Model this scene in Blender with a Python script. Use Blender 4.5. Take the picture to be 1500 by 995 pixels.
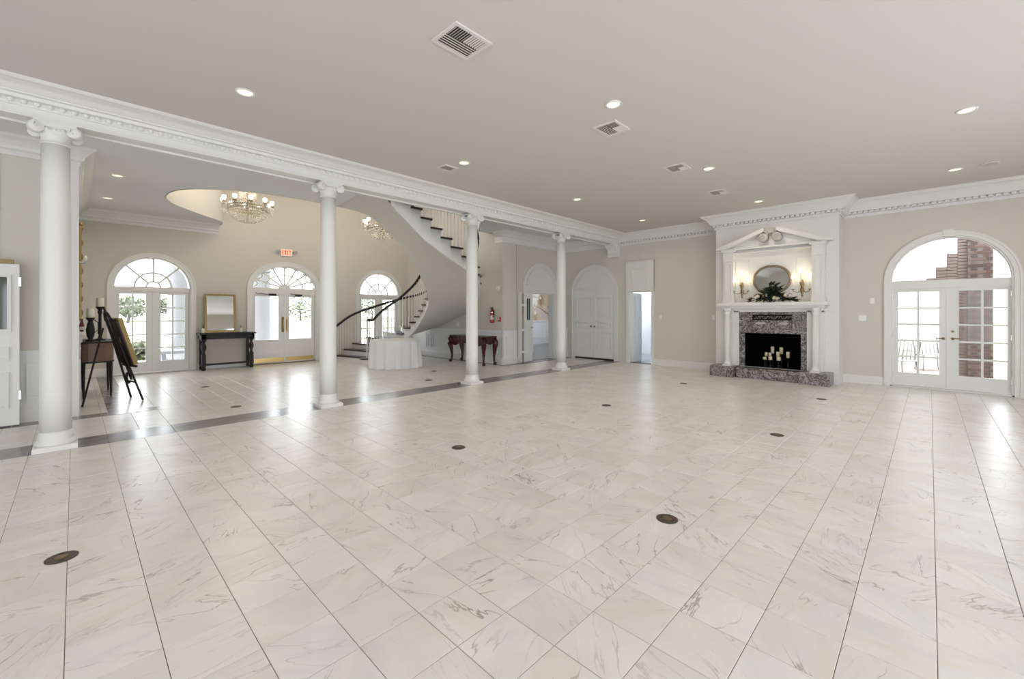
import bpy, bmesh, math, random
from mathutils import Vector, Matrix
from mathutils.geometry import tessellate_polygon
PI = math.pi
random.seed(7)
SC = bpy.context.scene
for o in list(bpy.data.objects): bpy.data.objects.remove(o)
COL = SC.collection

# ------------------------------------------------------------------ camera, world, exposure
F_PX, HOR, EYE, TH = 626.3, 458.3, 1.5, math.atan2(612, 626.3)
cam = bpy.data.cameras.new('camera'); camo = bpy.data.objects.new('camera', cam); COL.objects.link(camo)
cam.sensor_width = 36; cam.lens = 36*F_PX/1500; cam.shift_y = -(497.5-HOR)/1500
cam.clip_start = .05; cam.clip_end = 400
camo.location = (0, 0, EYE); camo.rotation_euler = (PI/2, 0, TH-PI/2)
SC.camera = camo
W = bpy.data.worlds.new('sky'); SC.world = W; W.use_nodes = True
WN = W.node_tree; WN.nodes['Background'].inputs[0].default_value = (.87, .935, 1, 1)
WN.nodes['Background'].inputs[1].default_value = 5.4
sun = bpy.data.lights.new('sun', 'SUN'); sun.energy = 7; sun.angle = .02; sun.color = (1, .96, .88)
suno = bpy.data.objects.new('sun', sun); COL.objects.link(suno)
suno.rotation_euler = Vector((.1, .16, -.98)).to_track_quat('-Z', 'Y').to_euler()
vs = SC.view_settings
SC.display_settings.display_device = 'sRGB'
vs.view_transform = 'Standard'; vs.look = 'None'; vs.gamma = 1; vs.exposure = 0.31; vs.use_curve_mapping = False
cy = SC.cycles
cy.use_denoising = True; cy.denoiser = 'OPENIMAGEDENOISE'
cy.max_bounces = 8; cy.diffuse_bounces = 6; cy.glossy_bounces = 4; cy.transparent_max_bounces = 16; cy.transmission_bounces = 4
cy.caustics_reflective = False; cy.caustics_refractive = False; cy.sample_clamp_indirect = 6
def portal(loc, sx, sy, rot):
    l = bpy.data.lights.new('sky_portal', 'AREA'); l.shape = 'RECTANGLE'; l.size = sx; l.size_y = sy
    l.cycles.is_portal = True
    o = bpy.data.objects.new('sky_portal', l); o.location = loc; o.rotation_euler = rot; COL.objects.link(o); return o
ZC = 3.87          # ceiling height
WX, BY, FY, TX, LX, LY = 11.7, 6.8, 13.8, 8.62, 0.03, 8.85   # fireplace wall, beam face, entrance wall, stair wall, left foyer walls
SY, EX = -4.2, -6.5      # walls behind the camera
# daylight comes in through the glazed doors and windows (portals only guide the sampling of the sky)
for x in (1.38, 4.42, 7.48): portal((x, FY+.3, 1.5), 1.75, 2.95, (-PI/2, 0, 0))
portal((WX+.3, -.25, 1.55), 1.9, 3.0, (PI/2, 0, PI/2))
for x in (-3.4, -.8, 1.8, 4.4, 7.0): portal((x, SY-.3, 1.55), 1.9, 3.0, (PI/2, 0, 0))
for y in (-2, .8, 3.6): portal((EX-.3, y, 1.55), 1.9, 3.0, (PI/2, 0, -PI/2))
for x in (2.9, 5.9): portal((x, FY+.3, 5.92), 1.5, 1.35, (-PI/2, 0, 0))

# ------------------------------------------------------------------ materials
MATS = {}
def nodes(name):
    m = bpy.data.materials.new(name); m.use_nodes = True
    nt = m.node_tree; return m, nt, nt.nodes['Principled BSDF']
def mat(name, col, rough=.5, metal=0, spec=.5, bump=0, bscale=60, var=0, vscale=3, coat=0):
    if name in MATS: return MATS[name]
    m, nt, b = nodes(name); N, L = nt.nodes, nt.links
    b.inputs['Base Color'].default_value = (*col, 1); b.inputs['Roughness'].default_value = rough
    b.inputs['Metallic'].default_value = metal; b.inputs['Specular IOR Level'].default_value = spec
    if coat: b.inputs['Coat Weight'].default_value = coat; b.inputs['Coat Roughness'].default_value = .08
    if var or bump:
        tc = N.new('ShaderNodeNewGeometry')
        if var:
            n = N.new('ShaderNodeTexNoise'); n.inputs['Scale'].default_value = vscale; n.inputs['Detail'].default_value = 4
            L.new(tc.outputs['Position'], n.inputs['Vector'])
            r = N.new('ShaderNodeMix'); r.data_type = 'RGBA'
            r.inputs[6].default_value = (*[c*(1-var) for c in col], 1); r.inputs[7].default_value = (*[min(1, c*(1+var)) for c in col], 1)
            L.new(n.outputs['Fac'], r.inputs[0]); L.new(r.outputs[2], b.inputs['Base Color'])
        if bump:
            n = N.new('ShaderNodeTexNoise'); n.inputs['Scale'].default_value = bscale; n.inputs['Detail'].default_value = 3
            L.new(tc.outputs['Position'], n.inputs['Vector'])
            p = N.new('ShaderNodeBump'); p.inputs['Strength'].default_value = bump; p.inputs['Distance'].default_value = .01
            L.new(n.outputs['Fac'], p.inputs['Height']); L.new(p.outputs[0], b.inputs['Normal'])
    MATS[name] = m; return m
def emis(name, col, s):
    if name in MATS: return MATS[name]
    m, nt, b = nodes(name)
    b.inputs['Base Color'].default_value = (*col, 1)
    b.inputs['Emission Color'].default_value = (*col, 1); b.inputs['Emission Strength'].default_value = s
    MATS[name] = m; return m
def wood(name, c1, c2, rough=.35, scale=(2, 14, 14)):
    if name in MATS: return MATS[name]
    m, nt, b = nodes(name); N, L = nt.nodes, nt.links
    tc = N.new('ShaderNodeTexCoord'); mp = N.new('ShaderNodeMapping'); mp.inputs['Scale'].default_value = scale
    n = N.new('ShaderNodeTexNoise'); n.inputs['Scale'].default_value = 2; n.inputs['Detail'].default_value = 6; n.inputs['Distortion'].default_value = .6
    r = N.new('ShaderNodeMix'); r.data_type = 'RGBA'; r.inputs[6].default_value = (*c1, 1); r.inputs[7].default_value = (*c2, 1)
    L.new(tc.outputs['Object'], mp.inputs[0]); L.new(mp.outputs[0], n.inputs['Vector']); L.new(n.outputs['Fac'], r.inputs[0])
    L.new(r.outputs[2], b.inputs['Base Color']); b.inputs['Roughness'].default_value = rough
    MATS[name] = m; return m
def glass(name='pane_glass', tint=(1, 1, 1)):
    if name in MATS: return MATS[name]
    m = bpy.data.materials.new(name); m.use_nodes = True; nt = m.node_tree; N, L = nt.nodes, nt.links
    N.remove(N['Principled BSDF'])
    t = N.new('ShaderNodeBsdfTransparent'); t.inputs[0].default_value = (*tint, 1)
    g = N.new('ShaderNodeBsdfGlossy'); g.inputs['Roughness'].default_value = .03
    fr = N.new('ShaderNodeFresnel'); fr.inputs[0].default_value = 1.25
    mx = N.new('ShaderNodeMixShader'); L.new(fr.outputs[0], mx.inputs[0]); L.new(t.outputs[0], mx.inputs[1]); L.new(g.outputs[0], mx.inputs[2])
    L.new(mx.outputs[0], N['Material Output'].inputs[0]); MATS[name] = m; return m
def crystal():
    if 'crystal' in MATS: return MATS['crystal']
    m = bpy.data.materials.new('crystal'); m.use_nodes = True; nt = m.node_tree; N, L = nt.nodes, nt.links
    N.remove(N['Principled BSDF'])
    t = N.new('ShaderNodeBsdfTransparent'); g = N.new('ShaderNodeBsdfGlossy'); g.inputs['Roughness'].default_value = .12
    g.inputs[0].default_value = (1, .97, .9, 1)
    d = N.new('ShaderNodeBsdfTranslucent'); d.inputs[0].default_value = (.95, .9, .8, 1)
    a = N.new('ShaderNodeMixShader'); a.inputs[0].default_value = .5; L.new(g.outputs[0], a.inputs[1]); L.new(d.outputs[0], a.inputs[2])
    mx = N.new('ShaderNodeMixShader'); mx.inputs[0].default_value = .62; L.new(t.outputs[0], mx.inputs[1]); L.new(a.outputs[0], mx.inputs[2])
    L.new(mx.outputs[0], N['Material Output'].inputs[0]); MATS['crystal'] = m; return m
T = .3085; GX, GY = .278, .285
def marble_tile(name, ox, oy, tx=T, ty=T, base=(.83, .805, .775), base2=(.75, .735, .715), warm=(.77, .70, .61), vein=(.24, .19, .16), dark=False, amt=.85, rough=.29):
    if name in MATS: return MATS[name]
    m, nt, b = nodes(name); N, L = nt.nodes, nt.links
    def M(op, a, c=None, clamp=False):
        n = N.new('ShaderNodeMath'); n.operation = op; n.use_clamp = clamp
        for i, v in enumerate((a, c)):
            if v is None: continue
            if isinstance(v, (int, float)): n.inputs[i].default_value = v
            else: L.new(v, n.inputs[i])
        return n.outputs[0]
    geo = N.new('ShaderNodeNewGeometry')
    sb = N.new('ShaderNodeVectorMath'); sb.operation = 'SUBTRACT'; sb.inputs[1].default_value = (ox, oy, 0); L.new(geo.outputs['Position'], sb.inputs[0])
    dv = N.new('ShaderNodeVectorMath'); dv.operation = 'DIVIDE'; dv.inputs[1].default_value = (tx, ty, 1000); L.new(sb.outputs[0], dv.inputs[0])
    flr = N.new('ShaderNodeVectorMath'); flr.operation = 'FLOOR'; L.new(dv.outputs[0], flr.inputs[0])
    wn = N.new('ShaderNodeTexWhiteNoise'); wn.noise_dimensions = '2D'; L.new(flr.outputs[0], wn.inputs['Vector'])
    sep = N.new('ShaderNodeSeparateColor'); L.new(wn.outputs['Color'], sep.inputs[0])
    rot = N.new('ShaderNodeVectorRotate'); rot.rotation_type = 'Z_AXIS'; L.new(geo.outputs['Position'], rot.inputs['Vector'])
    L.new(M('MULTIPLY', sep.outputs[0], 6.283), rot.inputs['Angle'])
    off = N.new('ShaderNodeVectorMath'); off.operation = 'SCALE'; off.inputs['Scale'].default_value = 37; L.new(wn.outputs['Color'], off.inputs[0])
    ad = N.new('ShaderNodeVectorMath'); ad.operation = 'ADD'; L.new(rot.outputs[0], ad.inputs[0]); L.new(off.outputs[0], ad.inputs[1])
    def noise(sx, sy, sc, det, dist):
        mp = N.new('ShaderNodeMapping'); mp.inputs['Scale'].default_value = (sx, sy, 1); L.new(ad.outputs[0], mp.inputs[0])
        n = N.new('ShaderNodeTexNoise'); n.inputs['Scale'].default_value = sc; n.inputs['Detail'].default_value = det; n.inputs['Distortion'].default_value = dist
        L.new(mp.outputs[0], n.inputs['Vector']); return n.outputs['Fac']
    def band(nz, w):
        d = M('ABSOLUTE', M('SUBTRACT', nz, .5)); return M('SUBTRACT', 1, M('DIVIDE', d, w), True)
    v1 = M('MULTIPLY', band(noise(.4, 1.7, 2.6, 8, .2), .008), M('SUBTRACT', noise(1, 1, 2.6, 2, 0), .38, True))
    v1 = M('MULTIPLY', v1, 4.0, True)
    v2 = M('MULTIPLY', band(noise(.3, 2.8, 5.0, 8, .4), .016), M('MULTIPLY', M('SUBTRACT', noise(1, 1, 3.5, 3, .3), .5, True), 3, True))
    vv = M('MULTIPLY', M('MAXIMUM', M('MULTIPLY', v1, .9), M('MULTIPLY', v2, .75)), amt, True)
    def mix(f, a, c):
        x = N.new('ShaderNodeMix'); x.data_type = 'RGBA'; L.new(f, x.inputs[0])
        for i, v in ((6, a), (7, c)):
            if isinstance(v, tuple): x.inputs[i].default_value = (*v, 1)
            else: L.new(v, x.inputs[i])
        return x.outputs[2]
    c = mix(M('MULTIPLY', M('SUBTRACT', noise(.7, 1.8, 3.2, 5, .5), .36, True), 3.2, True), base, base2)
    c = mix(M('MULTIPLY', M('SUBTRACT', noise(.6, 1.4, 4.5, 5, .8), .53, True), 3.0, True), c, warm)
    c = mix(vv, c, vein)
    tint = N.new('ShaderNodeMix'); tint.data_type = 'RGBA'; tint.blend_type = 'MULTIPLY'; tint.inputs[0].default_value = 1
    L.new(c, tint.inputs[6])
    cb = N.new('ShaderNodeCombineColor')
    for i, lo in enumerate((.92, .905, .88)): L.new(M('ADD', M('MULTIPLY', sep.outputs[1], 1-lo), lo), cb.inputs[i])
    L.new(cb.outputs[0], tint.inputs[7]); L.new(tint.outputs[2], b.inputs['Base Color'])
    b.inputs['Roughness'].default_value = rough; b.inputs['Specular IOR Level'].default_value = .75
    bn = N.new('ShaderNodeTexNoise'); bn.inputs['Scale'].default_value = 9; bn.inputs['Detail'].default_value = 2; L.new(geo.outputs['Position'], bn.inputs['Vector'])
    bp = N.new('ShaderNodeBump'); bp.inputs['Strength'].default_value = .035; bp.inputs['Distance'].default_value = .01; L.new(bn.outputs['Fac'], bp.inputs['Height']); L.new(bp.outputs[0], b.inputs['Normal'])
    MATS[name] = m; return m
def veined(name, c1, c2, c3, scale=5, rough=.25):
    if name in MATS: return MATS[name]
    m, nt, b = nodes(name); N, L = nt.nodes, nt.links
    g = N.new('ShaderNodeNewGeometry'); n = N.new('ShaderNodeTexNoise'); n.inputs['Scale'].default_value = scale; n.inputs['Detail'].default_value = 9
    n.inputs['Distortion'].default_value = 2.2; n.inputs['Roughness'].default_value = .65; L.new(g.outputs['Position'], n.inputs['Vector'])
    r = N.new('ShaderNodeValToRGB'); L.new(n.outputs['Fac'], r.inputs[0])
    e = r.color_ramp.elements; e[0].position = .32; e[0].color = (*c1, 1); e[1].position = .72; e[1].color = (*c2, 1)
    x = e.new(.5); x.color = (*c2, 1); x = e.new(.56); x.color = (*c3, 1); x = e.new(.62); x.color = (*c1, 1)
    L.new(r.outputs[0], b.inputs['Base Color']); b.inputs['Roughness'].default_value = rough
    MATS[name] = m; return m
WALL = mat('beige_wall_paint', (.64, .61, .555), .75, bump=.03, bscale=120)
TAN = mat('tan_wall_paint', (.61, .57, .505), .75, bump=.03, bscale=120)
CEIL = mat('ceiling_paint', (.625, .59, .56), .85)
FCEIL = mat('foyer_ceiling_daylit_tone', (.78, .775, .80), .85)  # cool tone puts the bluish daylight bounce into the ceiling colour
WHITE = mat('white_trim_paint', (.755, .745, .72), .45)
WHITE2 = mat('white_door_paint', (.76, .755, .74), .42)
PANELW = mat('wainscot_paint', (.75, .755, .755), .45)
GROUT = mat('grout', (.24, .205, .175), .8)
GLASS = glass()
DARKWOOD = wood('dark_stained_wood', (.018, .012, .012), (.05, .03, .026), .3)
BLACKWOOD = wood('blackened_oak', (.008, .007, .009), (.016, .014, .016), .6)
REDWOOD = wood('mahogany', (.03, .006, .006), (.075, .013, .011), .25)
BROWNWOOD = wood('walnut', (.16, .085, .06), (.27, .15, .11), .4)
GOLD = mat('gilt', (.28, .20, .085), .38, .75, var=.25, vscale=30)
BRASS = mat('polished_brass', (.78, .58, .25), .25, 1)
OLDBRASS = mat('aged_brass', (.22, .16, .08), .4, .9, var=.2, vscale=40)
DARKBRASS = mat('dark_bronze', (.10, .085, .065), .45, .7, var=.3, vscale=50)
BLACK = mat('matte_black', (.002, .002, .003), .9, spec=.05)  # near-black matte tone inside the fireboxes
IRON = mat('black_iron', (.02, .02, .022), .5, .4)
MIRROR = mat('mirror_glass', (.72, .73, .72), .03, 1)
HEARTH = veined('grey_red_marble', (.03, .025, .027), (.15, .125, .125), (.45, .41, .4), 9, .25)
CLOTH = mat('white_linen', (.80, .80, .80), .85, bump=.05, bscale=200)
WAX = mat('ivory_wax', (.78, .68, .46), .5)
PAPER = mat('white_plastic', (.82, .82, .80), .4)
RED = mat('red_enamel', (.45, .02, .02), .3)
STEEL = mat('brushed_steel', (.6, .6, .58), .3, 1)
DARKGLASS = mat('dark_glass', (.03, .04, .04), .06)

# ------------------------------------------------------------------ mesh builder
OFF = {}
def wof(p):
    return OFF.get(p.name, Vector((0, 0, 0))) if p else Vector((0, 0, 0))
class B:
    def __init__(s): s.v = []; s.f = []; s.sm = []
    def add(s, vs, fs, smooth=False):
        n = len(s.v); s.v += [Vector(v) for v in vs]
        for f in fs: s.f.append(tuple(i+n for i in f)); s.sm.append(smooth)
        return s
    def box(s, a, b):
        (x0, y0, z0), (x1, y1, z1) = a, b
        x0, x1 = min(x0, x1), max(x0, x1); y0, y1 = min(y0, y1), max(y0, y1); z0, z1 = min(z0, z1), max(z0, z1)
        return s.add([(x0,y0,z0),(x1,y0,z0),(x1,y1,z0),(x0,y1,z0),(x0,y0,z1),(x1,y0,z1),(x1,y1,z1),(x0,y1,z1)],
                     [(3,2,1,0),(4,5,6,7),(0,1,5,4),(1,2,6,5),(2,3,7,6),(3,0,4,7)])
    def frus(s, a, b, ch):      # box with a chamfered top edge
        (x0, y0, z0), (x1, y1, z1) = a, b
        return s.add([(x0,y0,z0),(x1,y0,z0),(x1,y1,z0),(x0,y1,z0),(x0,y0,z1-ch),(x1,y0,z1-ch),(x1,y1,z1-ch),(x0,y1,z1-ch),
                      (x0+ch,y0+ch,z1),(x1-ch,y0+ch,z1),(x1-ch,y1-ch,z1),(x0+ch,y1-ch,z1)],
                     [(0,1,5,4),(1,2,6,5),(2,3,7,6),(3,0,4,7),(4,5,9,8),(5,6,10,9),(6,7,11,10),(7,4,8,11),(8,9,10,11)])
    def lathe(s, prof, c=(0, 0, 0), n=24, cap=True, axis='z', sq=(1, 1), smooth=True):
        vs, fs = [], []
        for r, z in prof:
            for k in range(n):
                a = 2*PI*k/n; x, y = r*math.cos(a)*sq[0], r*math.sin(a)*sq[1]
                p = {'z': (x, y, z), 'y': (x, z, y), 'x': (z, x, y)}[axis]
                vs.append((p[0]+c[0], p[1]+c[1], p[2]+c[2]))
        flip = axis == 'y'
        for i in range(len(prof)-1):
            for k in range(n):
                q = (i*n+k, i*n+(k+1) % n, (i+1)*n+(k+1) % n, (i+1)*n+k); fs.append(q[::-1] if flip else q)
        s.add(vs, fs, smooth)
        if cap:
            m = len(s.v)-len(vs); t = (len(prof)-1)*n
            s.f.append(tuple(m+k for k in range(n-1, -1, -1))); s.sm.append(False)
            s.f.append(tuple(m+t+k for k in range(n))); s.sm.append(False)
        return s
    def tube(s, path, r, n=8, cap=True, smooth=True, flat=1.0):
        P = [Vector(p) for p in path]; R = r if isinstance(r, (list, tuple)) else [r]*len(P)
        vs, fs = [], []; up = Vector((0, 0, 1))
        for i, p in enumerate(P):
            d = (P[min(i+1, len(P)-1)]-P[max(i-1, 0)])
            d = d.normalized() if d.length > 1e-9 else Vector((0, 0, 1))
            a = d.cross(up if abs(d.z) < .95 else Vector((1, 0, 0))).normalized(); b = a.cross(d).normalized()
            for k in range(n):
                t = 2*PI*k/n; vs.append(p + a*math.cos(t)*R[i] + b*math.sin(t)*R[i]*flat)
        for i in range(len(P)-1):
            for k in range(n): fs.append((i*n+k, i*n+(k+1) % n, (i+1)*n+(k+1) % n, (i+1)*n+k))
        s.add(vs, fs, smooth)
        if cap:
            m = len(s.v)-len(vs); t = (len(P)-1)*n
            s.f.append(tuple(m+k for k in range(n-1, -1, -1))); s.sm.append(False)
            s.f.append(tuple(m+t+k for k in range(n))); s.sm.append(False)
        return s
    def prism(s, loops, fn, t0, t1, smooth=False):   # extruded outline (first loop) with holes; fn(u, w, t) -> xyz
        L = [[Vector((u, w, 0)) for u, w in l] for l in loops]
        tri = tessellate_polygon(L); pts = [p for l in L for p in l]; n = len(pts)
        vs = [fn(p.x, p.y, t0) for p in pts]+[fn(p.x, p.y, t1) for p in pts]; fs = []
        for t in tri: fs.append(tuple(t)); fs.append(tuple(i+n for i in reversed(t)))
        b = 0
        s.add(vs, fs)
        sf = []
        for l in L:
            k = len(l)
            for i in range(k): sf.append((b+i, b+(i+1) % k, b+(i+1) % k+n, b+i+n))
            b += k
        m = len(s.v)-2*n
        for q in sf: s.f.append(tuple(i+m for i in q)); s.sm.append(smooth)
        return s
    def ribbon(s, rows, smooth=True, closed=False):   # grid of points
        n = len(rows[0]); vs = [p for r in rows for p in r]; fs = []
        for i in range(len(rows)-1):
            for k in range(n if closed else n-1): fs.append((i*n+k, i*n+(k+1) % n, (i+1)*n+(k+1) % n, (i+1)*n+k))
        return s.add(vs, fs, smooth)
    def sphere(s, c, r, n=12, m=8, sc=(1, 1, 1)):
        prof = [(max(1e-4, r*math.sin(PI*i/m)), -r*math.cos(PI*i/m)) for i in range(m+1)]
        vs, fs = [], []
        for a, z in prof:
            for k in range(n): vs.append((c[0]+a*math.cos(2*PI*k/n)*sc[0], c[1]+a*math.sin(2*PI*k/n)*sc[1], c[2]+z*sc[2]))
        for i in range(m):
            for k in range(n): fs.append((i*n+k, i*n+(k+1) % n, (i+1)*n+(k+1) % n, (i+1)*n+k))
        return s.add(vs, fs, True)
    def xf(s, M):
        s.v = [M @ v for v in s.v]; return s
    def make(s, name, fix=True):
        me = bpy.data.meshes.new(name); me.from_pydata([tuple(v) for v in s.v], [], s.f)
        me.polygons.foreach_set('use_smooth', s.sm); me.update()
        if fix:
            bm = bmesh.new(); bm.from_mesh(me); bmesh.ops.recalc_face_normals(bm, faces=bm.faces); bm.to_mesh(me); bm.free()
        return me
    def build(s, name, m, parent=None, **kw):
        o_ = wof(parent)
        if o_.length: s.v = [v-o_ for v in s.v]
        o = bpy.data.objects.new(name, s.make(name)); COL.objects.link(o)
        o.data.materials.append(m)
        if parent: o.parent = parent
        OFF[o.name] = o_.copy()
        for k, v in kw.items(): o[k] = v
        return o
def thing(name, label, cat, loc=(0, 0, 0), group=None, kind=None):
    o = bpy.data.objects.new(name, None); COL.objects.link(o); o.empty_display_size = .1
    o.location = loc; OFF[o.name] = Vector(loc); o['label'] = label; o['category'] = cat
    if group: o['group'] = group
    if kind: o['kind'] = kind
    return o
def tag(o, label, cat, group=None, kind=None):
    o['label'] = label; o['category'] = cat
    if group: o['group'] = group
    if kind: o['kind'] = kind
    return o
def struct(o, label=None):
    o['kind'] = 'structure'
    if label: o['label'] = label
    return o
def copy_tree(o, parent=None, loc=None, rz=None, label=None, group=None):
    c = o.copy(); COL.objects.link(c)
    if parent: c.parent = parent
    for ch in list(o.children): copy_tree(ch, c)
    if loc is not None: c.location = loc
    if rz is not None: c.rotation_euler = (0, 0, rz)
    if label: c['label'] = label
    if group: c['group'] = group
    return c
def inst(src, name, loc, parent, scale=None, rz=None):   # another piece sharing mesh data, world position
    o = bpy.data.objects.new(name, src if isinstance(src, bpy.types.Mesh) else src.data); COL.objects.link(o)
    o.parent = parent; o.location = Vector(loc)-wof(parent)
    if scale: o.scale = scale
    if rz is not None: o.rotation_euler = (0, 0, rz)
    return o
fX = lambda c: (lambda u, w, t: (c+t, u, w))     # wall in plane X = c, outline in (Y, Z)
fY = lambda c: (lambda u, w, t: (u, c+t, w))     # wall in plane Y = c, outline in (X, Z)
fZ = lambda c: (lambda u, w, t: (u, w, c+t))
def arc(cx, cz, rx, rz, a0, a1, n):
    return [(cx+rx*math.cos(a0+(a1-a0)*i/n), cz+rz*math.sin(a0+(a1-a0)*i/n)) for i in range(n+1)]
def proj(x, y, z):
    d = x*math.cos(TH)+y*math.sin(TH); r = x*math.sin(TH)-y*math.cos(TH)
    if d < .05: return None
    return 750+F_PX*r/d, HOR-F_PX*(z-EYE)/d, d
def sweep(path, prof, side=1, name='crown', m=None, parent=None, caps=True, smooth=False):
    """sweep a (out, z) profile along a plan polyline; out is to the left (side=1) or right (-1) of travel, mitred"""
    P = [Vector((x, y)) for x, y in path]; rows = []
    nr = []
    for i in range(len(P)-1):
        d = (P[i+1]-P[i]).normalized(); nr.append(Vector((-d.y, d.x))*side)
    for i, p in enumerate(P):
        if i == 0: o = nr[0]; k = 1
        elif i == len(P)-1: o = nr[-1]; k = 1
        else:
            o = (nr[i-1]+nr[i]).normalized(); k = 1/max(.3, o.dot(nr[i]))
        rows.append([(p.x+o.x*k*a, p.y+o.y*k*a, z) for a, z in prof])
    b = B(); b.ribbon(rows, smooth, closed=True)
    if caps:
        n = len(prof); m0 = 0; m1 = (len(P)-1)*n
        b.f.append(tuple(range(n))); b.sm.append(False); b.f.append(tuple(range(m1+n-1, m1-1, -1))); b.sm.append(False)
    return b.build(name, m or WHITE, parent)

# ------------------------------------------------------------------ the shell
def arch_notch(c, hw, spring, rz, n=20):     # door opening going left to right along the bottom edge
    return [(c-hw, 0), (c-hw, spring)] + arc(c, spring, hw, rz, PI, 0, n)[1:-1] + [(c+hw, spring), (c+hw, 0)]
def rect_notch(a, b, h): return [(a, 0), (a, h), (b, h), (b, 0)]
def wall(name, fn, u0, u1, z1, t0, t1, m, notches=(), holes=(), label=None, z0=0):
    L = [(u0, z0)]
    for nt in sorted(notches, key=lambda q: q[0][0]): L += nt
    L += [(u1, z0), (u1, z1), (u0, z1)]
    o = B().prism([L]+list(holes), fn, t0, t1).build(name, m); struct(o, label); return o
DC = (1.38, 4.42, 7.48)
FR = dict(hw=.74, spring=2.13, rz=.74); FM = dict(hw=.885, spring=2.22, rz=.66); FB = dict(hw=.83, spring=2.13, rz=.84)
ZU = 6.8
wall_back = wall('wall_back', fY(FY), LX-.2, TX+.2, ZU, 0, .22, TAN,
     [arch_notch(DC[0], **FR), arch_notch(DC[1], **FM), arch_notch(DC[2], **FR)],
     [[(2.2, 5.3), (3.6, 5.3), (3.6, 6.55), (2.2, 6.55)], [(5.2, 5.3), (6.6, 5.3), (6.6, 6.55), (5.2, 6.55)]], 'tall beige entrance wall with three arched doors')
wall_right = wall('wall_right', fX(WX), SY, LY+.1, ZC, 0, .22, WALL,
     [arch_notch(-.25, **FB), rect_notch(5.77, 6.48, 2.13)], label='beige wall with fireplace and arched patio doors')
wall_stair = wall('wall_stair', fX(TX), LY+.15, FY, ZU, 0, .18, WALL, label='beige side wall behind the curved staircase')
wall_vest = wall('wall_vestibule', fY(LY-.05), TX, WX, ZC, .001, .2, WALL, [rect_notch(9.62, 10.95, 2.12)], label='beige wall with arched doorway behind fourth column')
wall_left = wall('wall_left', fY(LY), EX, LX, ZC, 0, .18, WALL, label='beige wall with wainscot behind first column')
wall_mantel = wall('wall_mantel', fX(LX), LY+.18, FY, ZU, -.2, 0, WALL, label='beige side wall of the entrance hall')
wall_south = wall('wall_south', fY(SY), EX, WX, ZC, -.2, 0, WALL, [arch_notch(x, **FB) for x in (-3.4, -.8, 1.8, 4.4, 7.0)], label='beige wall of arched openings behind the viewer')
wall_west = wall('wall_west', fX(EX), SY, LY, ZC, -.2, 0, WALL, [arch_notch(y, **FB) for y in (-2, .8, 3.6)], label='beige end wall with arched openings')
# staircase plan: walking line ends by tread number
INN = {-1: (5.6, 11.72), 1: (6.08, 11.75), 3: (6.45, 11.74), 5: (6.88, 11.58), 8: (7.2, 11.1), 12: (7.16, 10.4), 14: (6.85, 10.0), 16: (6.52, 9.76), 19: (6.05, 9.62), 22: (5.45, 9.56), 24: (4.88, 9.5), 26: (4.0, 9.43)}
OUT = {-1: (5.2, 13.2), 1: (5.72, 13.3), 3: (6.3, 13.36), 5: (7.35, 13.36), 6: (7.95, 13.2), 7: (8.45, 12.65), 9: (8.58, 11.4), 11: (8.48, 10.2), 12: (8.16, 9.42), 13: (7.7, 8.8), 14: (7.27, 8.24), 15: (6.86, 7.86), 16: (6.47, 7.67), 17: (6.13, 7.6), 18: (5.81, 7.58), 21: (5.03, 7.58), 24: (4.35, 7.58), 26: (3.9, 7.58)}
def crv(D, t):
    K = sorted(D); i = max(j for j in range(len(K)-1) if K[j] <= t or j == 0)
    k0, k1 = K[i], K[i+1]; p1, p2 = Vector(D[k0]), Vector(D[k1])
    m1 = (p2-Vector(D[K[i-1]]))/(k1-K[i-1])*(k1-k0) if i else (p2-p1)
    m2 = (Vector(D[K[i+2]])-p1)/(K[i+2]-k0)*(k1-k0) if i+2 < len(K) else (p2-p1)
    s = (t-k0)/(k1-k0)
    return p1*(2*s**3-3*s*s+1)+m1*(s**3-2*s*s+s)+p2*(-2*s**3+3*s*s)+m2*(s**3-s*s)
RISE = .175; ZF2 = 24*RISE
def smoothpts(P, n=4):
    D = {i: p for i, p in enumerate(P)}; return [tuple(crv(D, i/n)) for i in range((len(P)-1)*n+1)]
near = smoothpts([(4.88, 9.5), (4.2, 9.43), (3.3, 9.385), (2.56, 9.47), (2.12, 9.64), (1.78, 9.87), (1.55, 10.09), (1.39, 10.36), (1.3, 10.7), (1.29, 11.08), (1.36, 11.42), (1.52, 11.76), (1.82, 12.16), (2.22, 12.62), (2.6, 13.02), (2.72, 13.35), (2.75, FY)])
outer_edge = [tuple(crv(OUT, 24-i*.5)+Vector((.0, -.03))) for i in range(0, 25)]      # tread 24 down to 12
outer_edge = [(x, min(y, 9.4)) for x, y in outer_edge]
# flat ceilings of the main room and of the hall (with the stair opening)
ceiling = B().prism([[(EX, SY), (WX, SY), (WX, 6.95), (EX, 6.95)]], fZ(ZC), 0, .1).build('ceiling', CEIL); struct(ceiling, 'smooth white ceiling of the main room')
poly = [(EX, 6.95), (WX, 6.95), (WX, LY), (TX, LY), (TX, 9.42)] + list(reversed(outer_edge)) + near + [(LX, FY), (LX, LY), (EX, LY)]
ceiling_f = B().prism([poly], fZ(ZC), 0, ZF2-ZC).build('ceiling_foyer', FCEIL); struct(ceiling_f, 'pale grey hall ceiling around the stair opening')
ceiling_u = B().box((LX, 7.0, ZU), (TX+.2, FY, ZU+.1)).build('ceiling_upper', CEIL); struct(ceiling_u, 'upper ceiling above the stairwell')
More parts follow.
